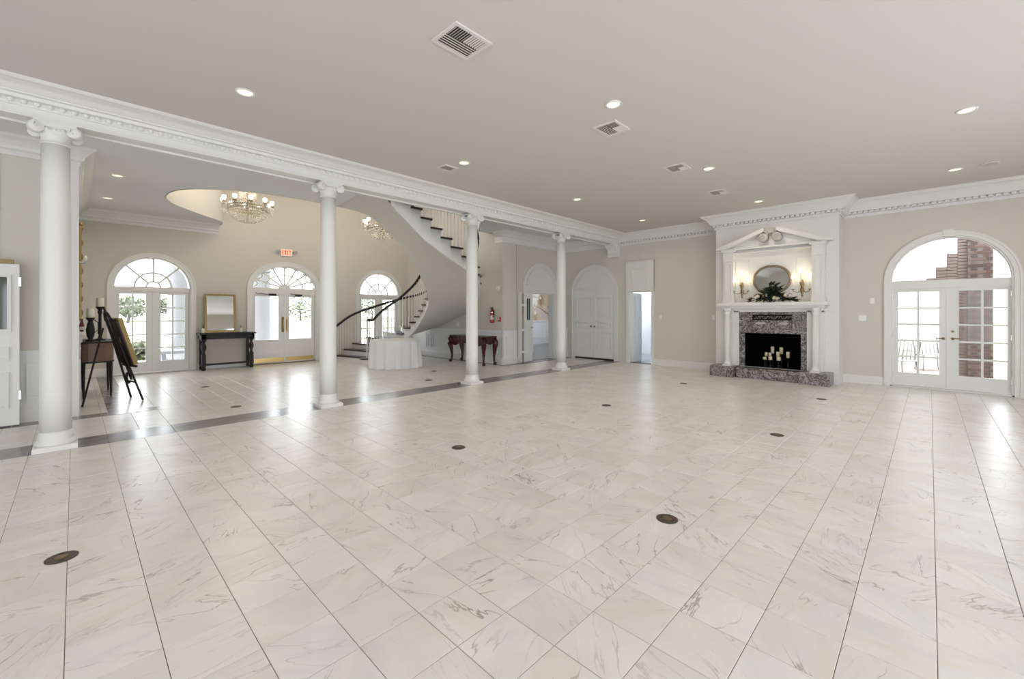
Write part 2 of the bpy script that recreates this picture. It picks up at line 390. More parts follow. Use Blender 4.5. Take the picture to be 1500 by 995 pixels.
# curved fascia round the rounded end of the opening, the colour of the walls
rows = []
for i, p in enumerate(near):
    a = Vector(near[max(i-1, 0)]); c = Vector(near[min(i+1, len(near)-1)]); d = (c-a).normalized(); nrm = Vector((-d.y, d.x))*-1
    q = Vector(p)+nrm*.012; rows.append([(q.x, q.y, ZC-.012), (q.x, q.y, 4.75)])
fas = B().ribbon(rows).build('wall_opening', WALL); struct(fas, 'curved beige edge of the stair opening')
ou = B().box((LX, 6.98, ZF2), (TX+.18, 7.06, ZU)).build('wall_upper', TAN); struct(ou, 'upper landing wall')

# floor: bedding, tiles, dark border
floor = B().box((EX, SY, -.12), (18.3, FY+.2, -.0035)).build('floor', GROUT); struct(floor, 'polished white marble tile floor')
MT = marble_tile('white_marble_main', GX, GY)
YS0, YS1 = GY+21*T, GY+21*T+.51
MF = marble_tile('white_marble_hall', GX, YS1)
MD = marble_tile('dark_grey_marble', GX, YS0, T*2, .51, (.27, .26, .255), (.20, .19, .185), (.31, .285, .26), (.42, .4, .38), amt=.7, rough=.22)
def tile_box(w, h, b=.0018, g=.0015): return B().frus((-w/2+g, -h/2+g, -.01), (w/2-g, h/2-g, 0), b)
cells = []
def in_floor(x, y):
    if y > LY and (x < LX+.02 or x > TX): return False
    return True
for i in range(-22, 38):
    x = GX+(i+.5)*T
    if not EX < x < WX-.1: continue
    for j in range(-15, 21):
        y = GY+(j+.5)*T
        if y > SY: cells.append((x, y, 0))
    for j in range(0, 22):
        y = YS1+(j+.5)*T
        if y < FY and in_floor(x, y): cells.append((x, y, 1))
def seen_area(c):
    x, y, _ = c
    q = [proj(x+dx, y+dy, 0) for dx, dy in ((-.15, -.15), (.15, -.15), (.15, .15), (-.15, .15))]
    if any(p is None for p in q): return 0
    m = proj(x, y, 0)
    if not (-40 < m[0] < 1540 and m[1] < 1040): return 0
    return abs(sum(q[k][0]*q[(k+1) % 4][1]-q[(k+1) % 4][0]*q[k][1] for k in range(4)))/2
cells.sort(key=seen_area, reverse=True)
tm = tile_box(T, T).make('tile'); tm.materials.append(MT)
for x, y, k in cells[:300]:
    if k == 0: inst(tm, 'tile', (x, y, 0), floor)
    else:
        o = inst(tm, 'tile', (x, y, 0), floor); o.material_slots[0].link = 'OBJECT'; o.material_slots[0].material = MF
for k, m in ((0, MT), (1, MF)):
    b = B()
    for x, y, kk in cells[300:]:
        if kk == k: b.frus((x-T/2+.0015, y-T/2+.0015, -.01), (x+T/2-.0015, y+T/2-.0015, 0), .0018)
    b.build('tile_field', m, floor, kind='stuff')
dm = tile_box(T*2, .51).make('border_tile'); dm.materials.append(MD)
n = 0
for i in range(-10, 20):
    x = GX+(i*2+1)*T
    if EX < x < WX+.2: inst(dm, 'border_tile', (x, (YS0+YS1)/2, 0), floor)
d2 = tile_box(T, .29).make('border_tile'); d2.materials.append(MD)
for i in range(-20, 2): inst(d2, 'border_tile', (LX+.47+i*T, LY-.15, .002), floor)
for i in range(11): inst(d2, 'border_tile', (TX-.1+(i+.5)*T-.1, LY-.2, .002), floor)
for i in range(16): inst(d2, 'border_tile', (LX+.31+T/2, LY+(i+.5)*T, .002), floor, rz=PI/2)
bx = tile_box(.2, T).make('border_tile'); bx.materials.append(MD)
for i in range(16): inst(bx, 'border_tile', (TX-.1, LY+(i+.5)*T, .002), floor)
lawn_y = FY+.2

# baseboards and wainscot
def base(name, path, side, h=.17, t=.022, label=None):
    o = sweep(path, [(0, 0), (t, 0), (t, h-.035), (t*.6, h-.02), (t*.45, h), (0, h)], side, name, WHITE); struct(o, label); return o
BXF = 11.12                                   # chimney breast face
YB0, YB1, YM = 1.35, 3.79, 2.57
base('baseboard_right', [(WX, 6.66-.96), (WX, YB1)], -1)
base('baseboard_rightside', [(WX, YB0), (WX, .67)], -1)
base('baseboard_rightend', [(WX, -1.17), (WX, SY)], -1)
base('baseboard_back', [(2.25, FY), (3.42, FY)], -1, .15)
base('baseboard_hall', [(LX, LY), (LX, FY), (.53, FY)], -1, .2)
base('baseboard_left', [(EX, LY), (LX, LY)], -1, .24)
base('baseboard_stair', [(TX, LY-.05), (TX, FY)], 1, .2)
base('baseboard_vestibule', [(TX, LY-.05), (9.4, LY-.05)], -1, .2)
base('baseboard_corner', [(11.1, LY-.05), (WX, LY-.05)], -1, .2)
# crown mouldings
def prof_wall(zb=3.54):
    return [(0, zb), (.03, zb), (.03, 3.6), (.02, 3.602), (.02, 3.65), (.095, 3.655), (.1, 3.67), (.12, 3.7), (.16, 3.755), (.21, 3.8), (.265, 3.828), (.275, 3.85), (.3, 3.852), (.3, ZC), (0, ZC)]
crown_path = [(WX, BY), (WX, YB1), (BXF, YB1), (BXF, YB0), (WX, YB0), (WX, SY)]
tr1 = sweep(crown_path, prof_wall(), -1, 'trim_1', WHITE); struct(tr1, 'white dentil crown moulding of the main room')
bd = B()
def dent_run(b, p, q, nrm, zb=3.606, zt=3.65, step=.092, w=.06, o0=.018, o1=.088):
    p, q, nrm = Vector(p), Vector(q), Vector(nrm); L = (q-p).length; d = (q-p)/L; k = int(L/step)
    for i in range(k):
        a = p+d*(i+.5)*step; c = a-d*w/2+nrm*o0; e = a+d*w/2+nrm*o1
        b.box((c.x, c.y, zb), (e.x, e.y, zt))
for p, q, nr in (((WX, BY), (WX, YB1+.07), (-1, 0)), ((BXF, YB1+.07), (BXF, YB0-.07), (-1, 0)), ((WX, YB0-.07), (WX, -2), (-1, 0)), ((WX-.1, YB0), (BXF-.06, YB0), (0, -1)), ((WX-.1, YB1), (BXF-.06, YB1), (0, 1))):
    dent_run(bd, p, q, nr)
bd.build('dentil_band', WHITE, tr1, kind='stuff')
pf = [(0, 3.62), (.03, 3.62), (.03, 3.68), (.07, 3.7), (.08, 3.74), (.13, 3.8), (.18, 3.835), (.19, 3.855), (.2, ZC), (0, ZC)]
tr2 = sweep([(EX, LY), (LX, LY), (LX, FY), (2.72, FY)], pf, -1, 'trim_2', WHITE); struct(tr2, 'white crown moulding round the left of the hall')
pv = [(0, 3.53), (.025, 3.53), (.025, 3.70), (.05, 3.71), (.06, 3.75), (.12, 3.82), (.15, 3.85), (.16, ZC), (0, ZC)]
tr3 = sweep([(TX, 9.1), (TX, LY-.05), (WX, LY-.05), (WX, 7.16)], pv, -1, 'trim_3', WHITE); struct(tr3, 'white crown and frieze above the vestibule doors')

# beam with cornice across the room
bm_ = thing('trim_4', 'long white beam with egg and dart cornice resting on the columns', 'beam', (0, BY, 3.594), kind='structure')
B().box((EX, BY, 3.594), (WX, BY+.33, ZC)).build('beam', WHITE, bm_)
for y in (BY, BY+.28): B().box((EX, y, 3.572), (WX, y+.05, 3.596)).build('soffit_rail', WHITE, bm_)
cp = [(0, 3.665), (.02, 3.668), (.028, 3.68), (.028, 3.72), (.075, 3.728), (.08, 3.76), (.12, 3.766), (.125, 3.778), (.14, 3.784), (.165, 3.8), (.2, 3.822), (.26, 3.838), (.30, 3.842), (.32, 3.856), (.335, ZC), (0, ZC)]
sweep([(EX, BY), (WX-.02, BY)], cp, -1, 'cornice', WHITE, bm_)
sweep([(EX, BY+.33), (WX-.02, BY+.33)], [(0, 3.7), (.02, 3.7), (.04, 3.76), (.1, 3.83), (.12, ZC), (0, ZC)], 1, 'rear_cornice', WHITE, bm_)
dm_ = B().lathe([(.001, -.024), (.014, -.02), (.026, -.006), (.03, .008), (.024, .02), (.001, .024)], n=10, cap=False, sq=(1, .8)).make('egg'); dm_.materials.append(WHITE)
for i in range(-14, 126): inst(dm_, 'egg', (i*.0925, BY-.036, 3.7), bm_)
# corbel where the beam meets the far wall
cb_ = [(0, 3.58), (.62, 3.58), (.6, 3.53), (.55, 3.51), (.52, 3.47), (.44, 3.45), (.36, 3.40), (.31, 3.33), (.24, 3.30), (.2, 3.25), (.13, 3.22), (0, 3.2)]
B().prism([[(WX-u*.62, w) for u, w in cb_]], fY(BY+.03), 0, .27).build('corbel', WHITE, bm_)
B().box((WX-.18, BY+.0, 3.2), (WX-.002, BY+.33, 3.58)).build('corbel_block', WHITE, bm_)
# chimney breast
b = B().prism([[(YB0, 0), (YB1, 0), (YB1, ZC), (YB0, ZC)], [(YM-.565, .25), (YM+.565, .25), (YM+.565, 1.03), (YM-.565, 1.03)]], fX(BXF), 0, WX-BXF)
struct(b.build('wall_chimney', WHITE), 'white chimney breast standing out from the wall')

# ------------------------------------------------------------------ columns
def column():
    t = thing('ionic_column', '', 'column', group='white ionic columns under the beam')
    B().frus((-.172, -.172, 0), (.172, .172, .055), .012).build('plinth', WHITE, t)
    B().lathe([(.165, .055), (.168, .07), (.16, .085), (.15, .095), (.142, .11), (.148, .125), (.14, .145), (.132, .17), (.128, .2)], n=32).build('base_moulding', WHITE, t)
    B().lathe([(.128, .19), (.126, .6), (.125, 1.2), (.123, 1.8), (.12, 2.4), (.115, 2.9), (.1125, 3.36)], n=40).build('shaft', WHITE, t)
    B().lathe([(.114, 3.345), (.121, 3.35), (.122, 3.362), (.115, 3.368)], n=32).build('necking', WHITE, t)
    cp = B().lathe([(.113, 3.36), (.116, 3.42), (.13, 3.45), (.15, 3.475), (.152, 3.5), (.14, 3.515)], n=32).build('capital', WHITE, t)
    for sx in (-1, 1):
        for sy in (-1, 1):
            v = B().lathe([(.001, -.04), (.055, -.04), (.062, -.034), (.062, .034), (.055, .04), (.001, .04)], n=20, cap=False, axis='y')
            sp = [((.052-.0065*k)*math.cos(k*.7)*1, -.043, (.052-.0065*k)*math.sin(k*.7)) for k in range(8)]
            v.tube(sp, .007, 6); v.tube([(x, -y, z) for x, y, z in sp], .007, 6)
            v.xf(Matrix.Translation((sx*.148, sy*.118, 3.495)) @ Matrix.Rotation(sx*sy*.35, 4, 'Z'))
            v.build('volute', WHITE, cp)
    for s in (-1, 1): B().box((-.13, s*.125-.02, 3.51), (.13, s*.125+.02, 3.55)).build('channel', WHITE, cp)
    eg = B()
    for k in range(5): eg.sphere((-.06+k*.03, -.147, 3.487), .013, 8, 6)
    eg.build('egg_row', WHITE, cp)
    B().box((-.165, -.15, 3.545), (.165, .15, 3.572)).build('abacus', WHITE, t)
    return t
c0 = column(); CY_ = 6.94
c0.location = (-.145, CY_, 0); c0['label'] = 'white ionic column largest and nearest at the far left'
copy_tree(c0, loc=(2.86, CY_, 0), label='white ionic column in front of the central entrance doors')
copy_tree(c0, loc=(5.89, CY_, 0), label='white ionic column in front of the red side table')
copy_tree(c0, loc=(8.95, CY_, 0), label='white ionic column smallest and farthest, before the arched doorway')

# ------------------------------------------------------------------ glazed arched doors
def ring_sector(c, r0, r1, a0, a1, n=8, ky=1.0, g=0.0):
    o = [(c[0]+r1*math.cos(a), c[1]+r1*ky*math.sin(a)) for a in [a0+(a1-a0)*i/n for i in range(n+1)]]
    i_ = [(c[0]+r0*math.cos(a), c[1]+r0*ky*math.sin(a)) for a in [a1+(a0-a1)*i/n for i in range(n+1)]]
    return o+i_ if r0 > 1e-6 else o+[c]
def bar2(p, q, w):      # flat bar outline between two points
    p, q = Vector(p), Vector(q); d = (q-p).normalized(); n = Vector((-d.y, d.x))*w/2
    return [tuple(p+n), tuple(q+n), tuple(q-n), tuple(p-n)]
L0 = lambda u, w, t: (u, t, w)
def french_door(name, label, hw, spring, rz, gl, gr, z0, z1, fan, cw=.1, rows=5, panel=False, key=False, lever=True):
    t = thing(name, label, 'door', kind='structure')
    ko = rz/hw
    o_out = [(-hw-cw, 0), (-hw-cw, spring)]+arc(0, spring, hw+cw, rz+cw, PI, 0, 28)[1:-1]+[(hw+cw, spring), (hw+cw, 0)]
    i_in = [(hw, 0), (hw, spring)]+arc(0, spring, hw, rz, 0, PI, 28)[1:-1]+[(-hw, spring), (-hw, 0)]
    cs = B().prism([o_out+i_in], L0, -.028, 0).build('casing', WHITE, t)
    oo = [(-hw-cw-.012, 0), (-hw-cw-.012, spring)]+arc(0, spring, hw+cw+.012, rz+cw+.012, PI, 0, 28)[1:-1]+[(hw+cw+.012, spring), (hw+cw+.012, 0)]
    ii = [(hw+cw-.022, 0), (hw+cw-.022, spring)]+arc(0, spring, hw+cw-.022, rz+cw-.022, 0, PI, 28)[1:-1]+[(-hw-cw+.022, spring), (-hw-cw+.022, 0)]
    B().prism([oo+ii], L0, -.045, -.0).build('back_band', WHITE, cs)
    if key: B().prism([[(-.055, spring+rz-.01), (.055, spring+rz-.01), (.075, spring+rz+cw+.035), (-.075, spring+rz+cw+.035)]], L0, -.06, 0).build('keystone', WHITE, cs)
    fi = [(hw-.025, 0), (hw-.025, spring)]+arc(0, spring, hw-.025, rz-.025, 0, PI, 28)[1:-1]+[(-hw+.025, spring), (-hw+.025, 0)]
    fo = [(-hw, 0), (-hw, spring)]+arc(0, spring, hw, rz, PI, 0, 28)[1:-1]+[(hw, spring), (hw, 0)]
    B().prism([fo+fi], L0, .0, .2).build('jamb', WHITE, t)
    zt = z1+.06
    B().box((-hw+.02, .05, zt+.008), (hw-.02, .17, spring+.005)).build('transom_bar', WHITE, t)
    B().box((-hw, .0, 0), (hw, .2, .025)).build('threshold', OLDBRASS if panel else WHITE, t)
    for s, (a, c) in ((-1, gl), (1, gr)):
        x0, x1 = (-hw+.028, -.004) if s < 0 else (.004, hw-.028)
        lf = B().prism([[(x0, .03), (x1, .03), (x1, zt+.012), (x0, zt+.012)], [(a, z0), (c, z0), (c, z1), (a, z1)]], L0, .075, .12).build('door_leaf', WHITE2, t)
        if s > 0: B().box((-.022, .06, .03), (.022, .0755, zt+.006)).build('astragal', WHITE2, lf)
        # glazing bead
        B().prism([[(a-.022, z0-.022), (c+.022, z0-.022), (c+.022, z1+.022), (a-.022, z1+.022)], [(a, z0), (c, z0), (c, z1), (a, z1)]], L0, .066, .078).build('glazing_bead', WHITE2, lf)
        nc = 2 if rows > 1 else 1
        for i in range(nc):
            for j in range(rows):
                xa, xb = a+(c-a)*i/nc, a+(c-a)*(i+1)/nc; za, zb = z0+(z1-z0)*j/rows, z0+(z1-z0)*(j+1)/rows
                B().box((xa, .096, za), (xb, .1, zb)).build('pane', GLASS, lf)
        if rows > 1:
            B().box(((a+c)/2-.016, .085, z0), ((a+c)/2+.016, .111, z1)).build('muntin', WHITE2, lf)
            for j in range(1, rows):
                z = z0+(z1-z0)*j/rows; B().box((a, .0855, z-.015), (c, .1105, z+.015)).build('muntin', WHITE2, lf)
        if panel:
            pa, pc = a+.01, c-.01
            B().prism([[(pa, .26), (pc, .26), (pc, z0-.1), (pa, z0-.1)], [(pa+.03, .29), (pc-.03, .29), (pc-.03, z0-.13), (pa+.03, z0-.13)]], L0, .062, .076).build('panel_moulding', WHITE2, lf)
            B().box((x0+.03, .068, .045), (x1-.03, .076, .17)).build('kick_plate', BRASS, lf)
            xe = x1-.05 if s < 0 else x0+.05
            B().box((xe-.035, .066, .92), (xe+.035, .076, 1.38)).build('push_plate', BRASS if s > 0 else OLDBRASS, lf)
            B().tube([(xe, .07, .98), (xe, .03, 1.0), (xe, .03, 1.28), (xe, .07, 1.3)], .011).build('pull_handle', BRASS, lf)
            xm = (a+c)/2
            cl = B().box((xm-.06-.1*s, .03, z1+.04), (xm+.14-.1*s, .075, z1+.085)); cl.tube([(xm, .045, z1+.065), (xm-.2, .03, z1+.08), (xm-.3, .05, z1+.1)], .008)
            cl.build('door_closer', IRON, lf)
        elif lever:
            xe = x1-.06 if s < 0 else x0+.06
            h = B().lathe([(.026, -.008), (.026, .0)], (xe, .075, 1.0), 14, axis='y'); h.tube([(xe, .07, 1.0), (xe, .03, 1.0), (xe-.1*(-s)*-1*s if False else xe+(-.1 if s < 0 else .1), .028, 1.005)], .009)
            h.build('lever_handle', OLDBRASS, lf)
            if s > 0: B().lathe([(.022, -.014), (.022, .0)], (xe, .075, 1.14), 14, axis='y').build('deadbolt', OLDBRASS, lf)
            for z in (.25, 1.05, 1.85): B().box(((x0 if s < 0 else x1)-.012, .06, z-.05), ((x0 if s < 0 else x1)+.012, .078, z+.05)).build('hinge', STEEL, lf)
    fl = B().prism([ [(hw-.025, spring), (-hw+.025, spring), (-hw+.025, spring+.012), (hw-.025, spring+.012)] ], L0, .07, .12).build('fanlight', WHITE, t)
    R = hw-.026; ky = (rz-.026)/R; c = (0, spring+.01)
    if fan == 'plain':
        B().prism([arc(0, spring+.01, R, R*ky, 0, PI, 28)], L0, .096, .1).build('pane', GLASS, fl)
    else:
        r1, r2 = (.19, .5) if fan == 'grid' else (.16, .62)
        na = 4 if fan == 'grid' else 8
        w = .042 if fan == 'grid' else .046
        MUN = WHITE2
        B().prism([ring_sector(c, 0, R*r1, 0, PI, 12, ky)], L0, .096, .1).build('pane', GLASS if fan == 'grid' else WHITE2, fl)
        for k in range(na):
            a0, a1 = PI*k/na, PI*(k+1)/na
            B().prism([ring_sector(c, R*r1, R*r2, a0, a1, 6, ky)], L0, .096, .1).build('pane', GLASS, fl)
            B().prism([ring_sector(c, R*r2, R, a0, a1, 8, ky)], L0, .096, .1).build('pane', GLASS, fl)
        for k in range(1, na):
            a = PI*k/na
            B().prism([bar2((c[0]+R*r1*math.cos(a), c[1]+R*r1*ky*math.sin(a)), (R*math.cos(a), c[1]+R*ky*math.sin(a)), w)], L0, .088, .108).build('muntin', MUN, fl)
        for rr in (r1, r2): B().prism([ring_sector(c, R*rr-w/2, R*rr+w/2, 0, PI, 24, ky)], L0, .089, .107).build('muntin', MUN, fl)
        if fan == 'swag':
            for k in range(na):
                a0, a1 = PI*(k+.06)/na, PI*(k+.94)/na; pts = []
                for i in range(9):
                    s_ = i/8; a = a0+(a1-a0)*s_; rr = R*(1.0-.14*math.sin(PI*s_)); pts.append((rr*math.cos(a), .098, c[1]+rr*ky*math.sin(a)))
                B().tube(pts, .017, 6).build('swag_muntin', MUN, fl)
    return t
d1 = french_door('door_1', 'arched french doors behind the easel, left of the console table', .74, 2.13, .74, (-.63, -.147), (.14, .62), .285, 1.96, 'grid', lever=False)
d1.location = (DC[0], FY, 0)
d3 = copy_tree(d1, loc=(DC[2], FY, 0), label='arched french doors seen through the staircase balusters'); d3.name = 'door_3'
d2_ = french_door('door_2', 'arched entrance doors with brass plates below the exit sign', .885, 2.22, .66, (-.79, -.17), (.12, .77), .71, 1.975, 'swag', rows=1, panel=True, cw=.12)
d2_.name = 'door_2'; d2_.location = (DC[1], FY, 0)
d4 = french_door('door_4', 'arched french doors to the patio right of the fireplace', .83, 2.13, .84, (-.715, -.118), (.146, .752), .29, 1.92, 'plain', cw=.085, key=True)
d4.name = 'door_4'; d4.location = (WX, -.25, 0); d4.rotation_euler = (0, 0, -PI/2)
# unseen upper windows, added to bring daylight into the stairwell
for k, x in enumerate((2.9, 5.9)):
    w = thing('window_%d' % (k+1), 'unseen sash window added high up to light the stairwell', 'window', (x, FY, 5.3), kind='structure')
    B().prism([[(x-.78, 5.22), (x+.78, 5.22), (x+.78, 6.63), (x-.78, 6.63)], [(x-.7, 5.3), (x+.7, 5.3), (x+.7, 6.55), (x-.7, 6.55)]], fY(FY), -.03, .02).build('window_frame', WHITE, w)
    B().box((x-.7, FY+.1, 5.3), (x+.7, FY+.104, 6.55)).build('pane', GLASS, w)
    B().box((x-.7, FY+.09, 5.9), (x+.7, FY+.114, 5.93)).build('muntin', WHITE, w)

# ------------------------------------------------------------------ panelled inner doors
def panel_frame(b, u0, u1, w0, w1, fn, t0, t1, w=.022):
    b.prism([[(u0, w0), (u1, w0), (u1, w1), (u0, w1)], [(u0+w, w0+w), (u1-w, w0+w), (u1-w, w1-w), (u0+w, w1-w)]], fn, t0, t1); return b
def leaf_panels(parent, u0, u1, fn, t0, t1, zs=((.22, .93), (1.03, 1.2), (1.3, 1.98)), mrg=.085):
    for a, c in zs:
        panel_frame(B(), u0+mrg, u1-mrg, a, c, fn, t0, t1).build('panel_moulding', WHITE2, parent)
        B().frus((0, 0, 0), (1, 1, 1), .0) if False else None
# arched double door on the fireplace wall, left of the beam end
yc = 7.73
t = thing('door_5', 'closed arched double door with brass knobs in the corner', 'door', (WX, yc, 0), kind='structure')
hw, sp = .735, 2.2
oo = [(yc-hw-.12, 0), (yc-hw-.12, sp)]+arc(yc, sp, hw+.12, .83, PI, 0, 24)[1:-1]+[(yc+hw+.12, sp), (yc+hw+.12, 0)]
ii = [(yc+hw, 0), (yc+hw, sp)]+arc(yc, sp, hw, .71, 0, PI, 24)[1:-1]+[(yc-hw, sp), (yc-hw, 0)]
cs = B().prism([oo+ii], fX(WX), -.035, -.001).build('casing', WHITE, t)
o2 = [(yc-hw-.13, 0), (yc-hw-.13, sp)]+arc(yc, sp, hw+.13, .84, PI, 0, 24)[1:-1]+[(yc+hw+.13, sp), (yc+hw+.13, 0)]
i2 = [(yc+hw+.1, 0), (yc+hw+.1, sp)]+arc(yc, sp, hw+.1, .81, 0, PI, 24)[1:-1]+[(yc-hw-.1, sp), (yc-hw-.1, 0)]
B().prism([o2+i2], fX(WX), -.05, -.001).build('back_band', WHITE, cs)
tp = B().prism([arc(yc, sp+.02, hw-.005, .69, 0, PI, 24)], fX(WX), -.012, -.001).build('arch_panel', WHITE2, t)
B().prism([arc(yc, sp+.07, hw-.06, .6, 0, PI, 24), arc(yc, sp+.105, hw-.115, .54, 0, PI, 24)], fX(WX), -.04, -.011).build('panel_moulding', WHITE2, tp)
B().box((WX-.04, yc-hw, 2.1), (WX-.001, yc+hw, sp+.02)).build('transom_bar', WHITE, t)
B().box((WX-.03, yc-hw, 0), (WX-.001, yc+hw, .05)).build('threshold', DARKWOOD, t)
for s in (-1, 1):
    u0, u1 = (yc-hw+.01, yc-.004) if s < 0 else (yc+.004, yc+hw-.01)
    PZ = ((.28, .86), (1.0, 1.18), (1.3, 1.98)); pa, pc = u0+.09, u1-.09
    lf = B().prism([[(u0, .065), (u1, .065), (u1, 2.1), (u0, 2.1)]]+[[(pa, a), (pc, a), (pc, c), (pa, c)] for a, c in PZ], fX(WX), -.045, -.004).build('door_leaf', WHITE2, t)
    for a, c in PZ:
        B().box((WX-.016, pa-.002, a-.002), (WX-.002, pc+.002, c+.002)).build('panel', WHITE2, lf)
        B().box((WX-.03, pa+.045, a+.04), (WX-.015, pc-.045, c-.04)).build('raised_field', WHITE2, lf)
    k = B().lathe([(.012, 0), (.012, -.03), (.026, -.035), (.03, -.05), (.022, -.062), (.001, -.066)], (WX-.045, yc+s*.07, 1.06), 14, axis='x')
    k.build('knob', OLDBRASS, lf)
# narrow door ajar, with a panel above it
t = thing('door_6', 'narrow white panelled door standing ajar to a bright room', 'door', (WX, 6.13, 0), kind='structure')
fr_ = B().prism([[(5.69, 0), (5.69, 3.03), (6.58, 3.03), (6.58, 0), (6.48, 0), (6.48, 2.13), (5.77, 2.13), (5.77, 0)]], fX(WX), -.03, -.001).build('casing', WHITE, t)
panel_frame(B(), 5.69, 6.58, 2.13, 3.03, fX(WX), -.045, -.001, .05).build('panel_frame', WHITE, fr_)
panel_frame(B(), 5.87, 6.4, 2.33, 2.85, fX(WX), -.055, -.001, .05).build('panel_moulding', WHITE, fr_)
B().prism([[(5.77, 0), (5.77, 2.13), (6.48, 2.13), (6.48, 0), (6.465, 0), (6.465, 2.115), (5.785, 2.115), (5.785, 0)]], fX(WX), -.001, .22).build('jamb', WHITE, t)
B().box((WX, 5.78, 0), (WX+.22, 6.47, .012)).build('threshold', DARKWOOD, t)
lf = B().box((0, -.7, .015), (.04, 0, 2.1))
for a, c in ((.22, .93), (1.03, 1.2), (1.3, 1.98)):
    panel_frame(lf, -.61, -.09, a, c, lambda u, w, t_: (t_, u, w), -.02, .0)
lf.xf(Matrix.Translation((WX+.2, 6.46, 0)) @ Matrix.Rotation(math.radians(97), 4, 'Z'))
lf.build('door_leaf', WHITE2, t)
# room beyond the narrow door
WH = mat('bright_white_wall', (.86, .88, .9), .7)
struct(B().box((WX+.22, 4.3, -.003), (14.6, 8.4, .0)).build('floor_side', mat('grey_tile_floor', (.25, .26, .28), .2)), 'grey floor of the side room')
struct(B().box((14.6, 4.3, 0), (14.7, 8.4, 2.9)).build('wall_side', WH), 'white wall of the side room')
struct(B().box((WX+.22, 8.4, 0), (14.7, 8.5, 2.9)).build('wall_sideleft', WH), 'white left wall of the side room')
struct(B().box((WX+.22, 4.2, 0), (14.7, 4.3, 2.9)).build('wall_sideright', WH), 'white right wall of the side room')
struct(B().box((WX+.22, 4.2, 2.9), (14.7, 8.5, 3.0)).build('ceiling_side', WH), 'ceiling of the side room')
def fill_lamp(loc, energy, col, label, r=.18):  # added unseen lamp, stands in for window light in the rooms beyond
    t = thing('room_fill_lamp', label, 'ceiling lamp', loc)
    B().lathe([(r+.03, 0), (r+.03, -.03), (r, -.035)], loc, 24).build('rim', PAPER, t)
    B().lathe([(r, -.03), (r*.8, -.07), (.01, -.09)], loc, 24, cap=False).build('diffuser', emis('fill_lamp_diffuser', (1, .98, .95), 3), t)
    l = bpy.data.lights.new('fill_lamp_light', 'POINT'); l.energy = energy; l.color = col; l.shadow_soft_size = .12
    o = bpy.data.objects.new('fill_lamp_light', l); COL.objects.link(o); o.parent = t; o.location = (0, 0, -.3)
    return t
fill_lamp((13.6, 7.7, 2.9), 75, (.86, .93, 1), 'unseen lamp added to brighten the room beyond the narrow door')
# arched doorway behind the fourth column, with a room beyond
xc, YV = 10.28, LY-.05
t = thing('door_7', 'arched doorway open to a room with a painted mural', 'door', (xc, YV, 0), kind='structure')
hw, sp = .7, 2.27
oo = [(xc-hw-.11, 0), (xc-hw-.11, sp)]+arc(xc, sp, hw+.11, .78, PI, 0, 24)[1:-1]+[(xc+hw+.11, sp), (xc+hw+.11, 0)]
ii = [(xc+hw, 0), (xc+hw, sp)]+arc(xc, sp, hw, .67, 0, PI, 24)[1:-1]+[(xc-hw, sp), (xc-hw, 0)]
cs = B().prism([oo+ii], fY(YV), -.034, .0).build('casing', WHITE, t)
tp = B().prism([arc(xc, sp, hw, .67, 0, PI, 24)], fY(YV), -.008, -.0005).build('arch_panel', WHITE2, t)
B().prism([arc(xc, sp+.05, hw-.05, .58, 0, PI, 24), arc(xc, sp+.085, hw-.1, .53, 0, PI, 24)], fY(YV), -.03, -.007).build('panel_moulding', WHITE2, tp)
B().box((xc-hw, YV-.03, 2.12), (xc+hw, YV, sp)).build('transom_bar', WHITE, t)
B().prism([[(9.62, 0), (9.62, 2.12), (10.95, 2.12), (10.95, 0), (10.93, 0), (10.93, 2.1), (9.64, 2.1), (9.64, 0)]], fY(YV), 0, .2).build('jamb', WHITE, t)
def glazed_leaf(x0, x1, y, sgn, name='door_leaf'):
    c = (x0+x1)/2
    lf = B().prism([[(x0, .03), (x1, .03), (x1, 2.1), (x0, 2.1)], [(c-.075, 1.28), (c+.075, 1.28), (c+.075, 1.93), (c-.075, 1.93)]], fY(y), 0, .04).build(name, WHITE2, t)
    B().box((c-.075, y+.015, 1.28), (c+.075, y+.02, 1.93)).build('pane', DARKGLASS, lf)
    B().box((c-.008, y+.005, 1.28), (c+.008, y+.03, 1.93)).build('muntin', WHITE2, lf)
    kb = B().lathe([(.022, 0), (.022, -.01), (.01, -.015), (.01, -.035), (.026, -.045), (.026, -.06), (.001, -.065)], (x1-.06 if sgn > 0 else x0+.06, y, 1.05), 12, axis='y'); kb.build('knob', STEEL, lf)
    return lf
glazed_leaf(9.42, 9.8, YV-.11, 1)
ed = B().box((9.22, YV-.16, .03), (9.26, YV-.04, 2.1)).build('folded_leaf', WHITE2, t)
for z in (.3, .95, 1.7): B().box((9.26, YV-.13, z), (9.42, YV-.1, z+.07)).build('hinge', PAPER, ed)
glazed_leaf(11.12, 11.5, YV-.08, -1)
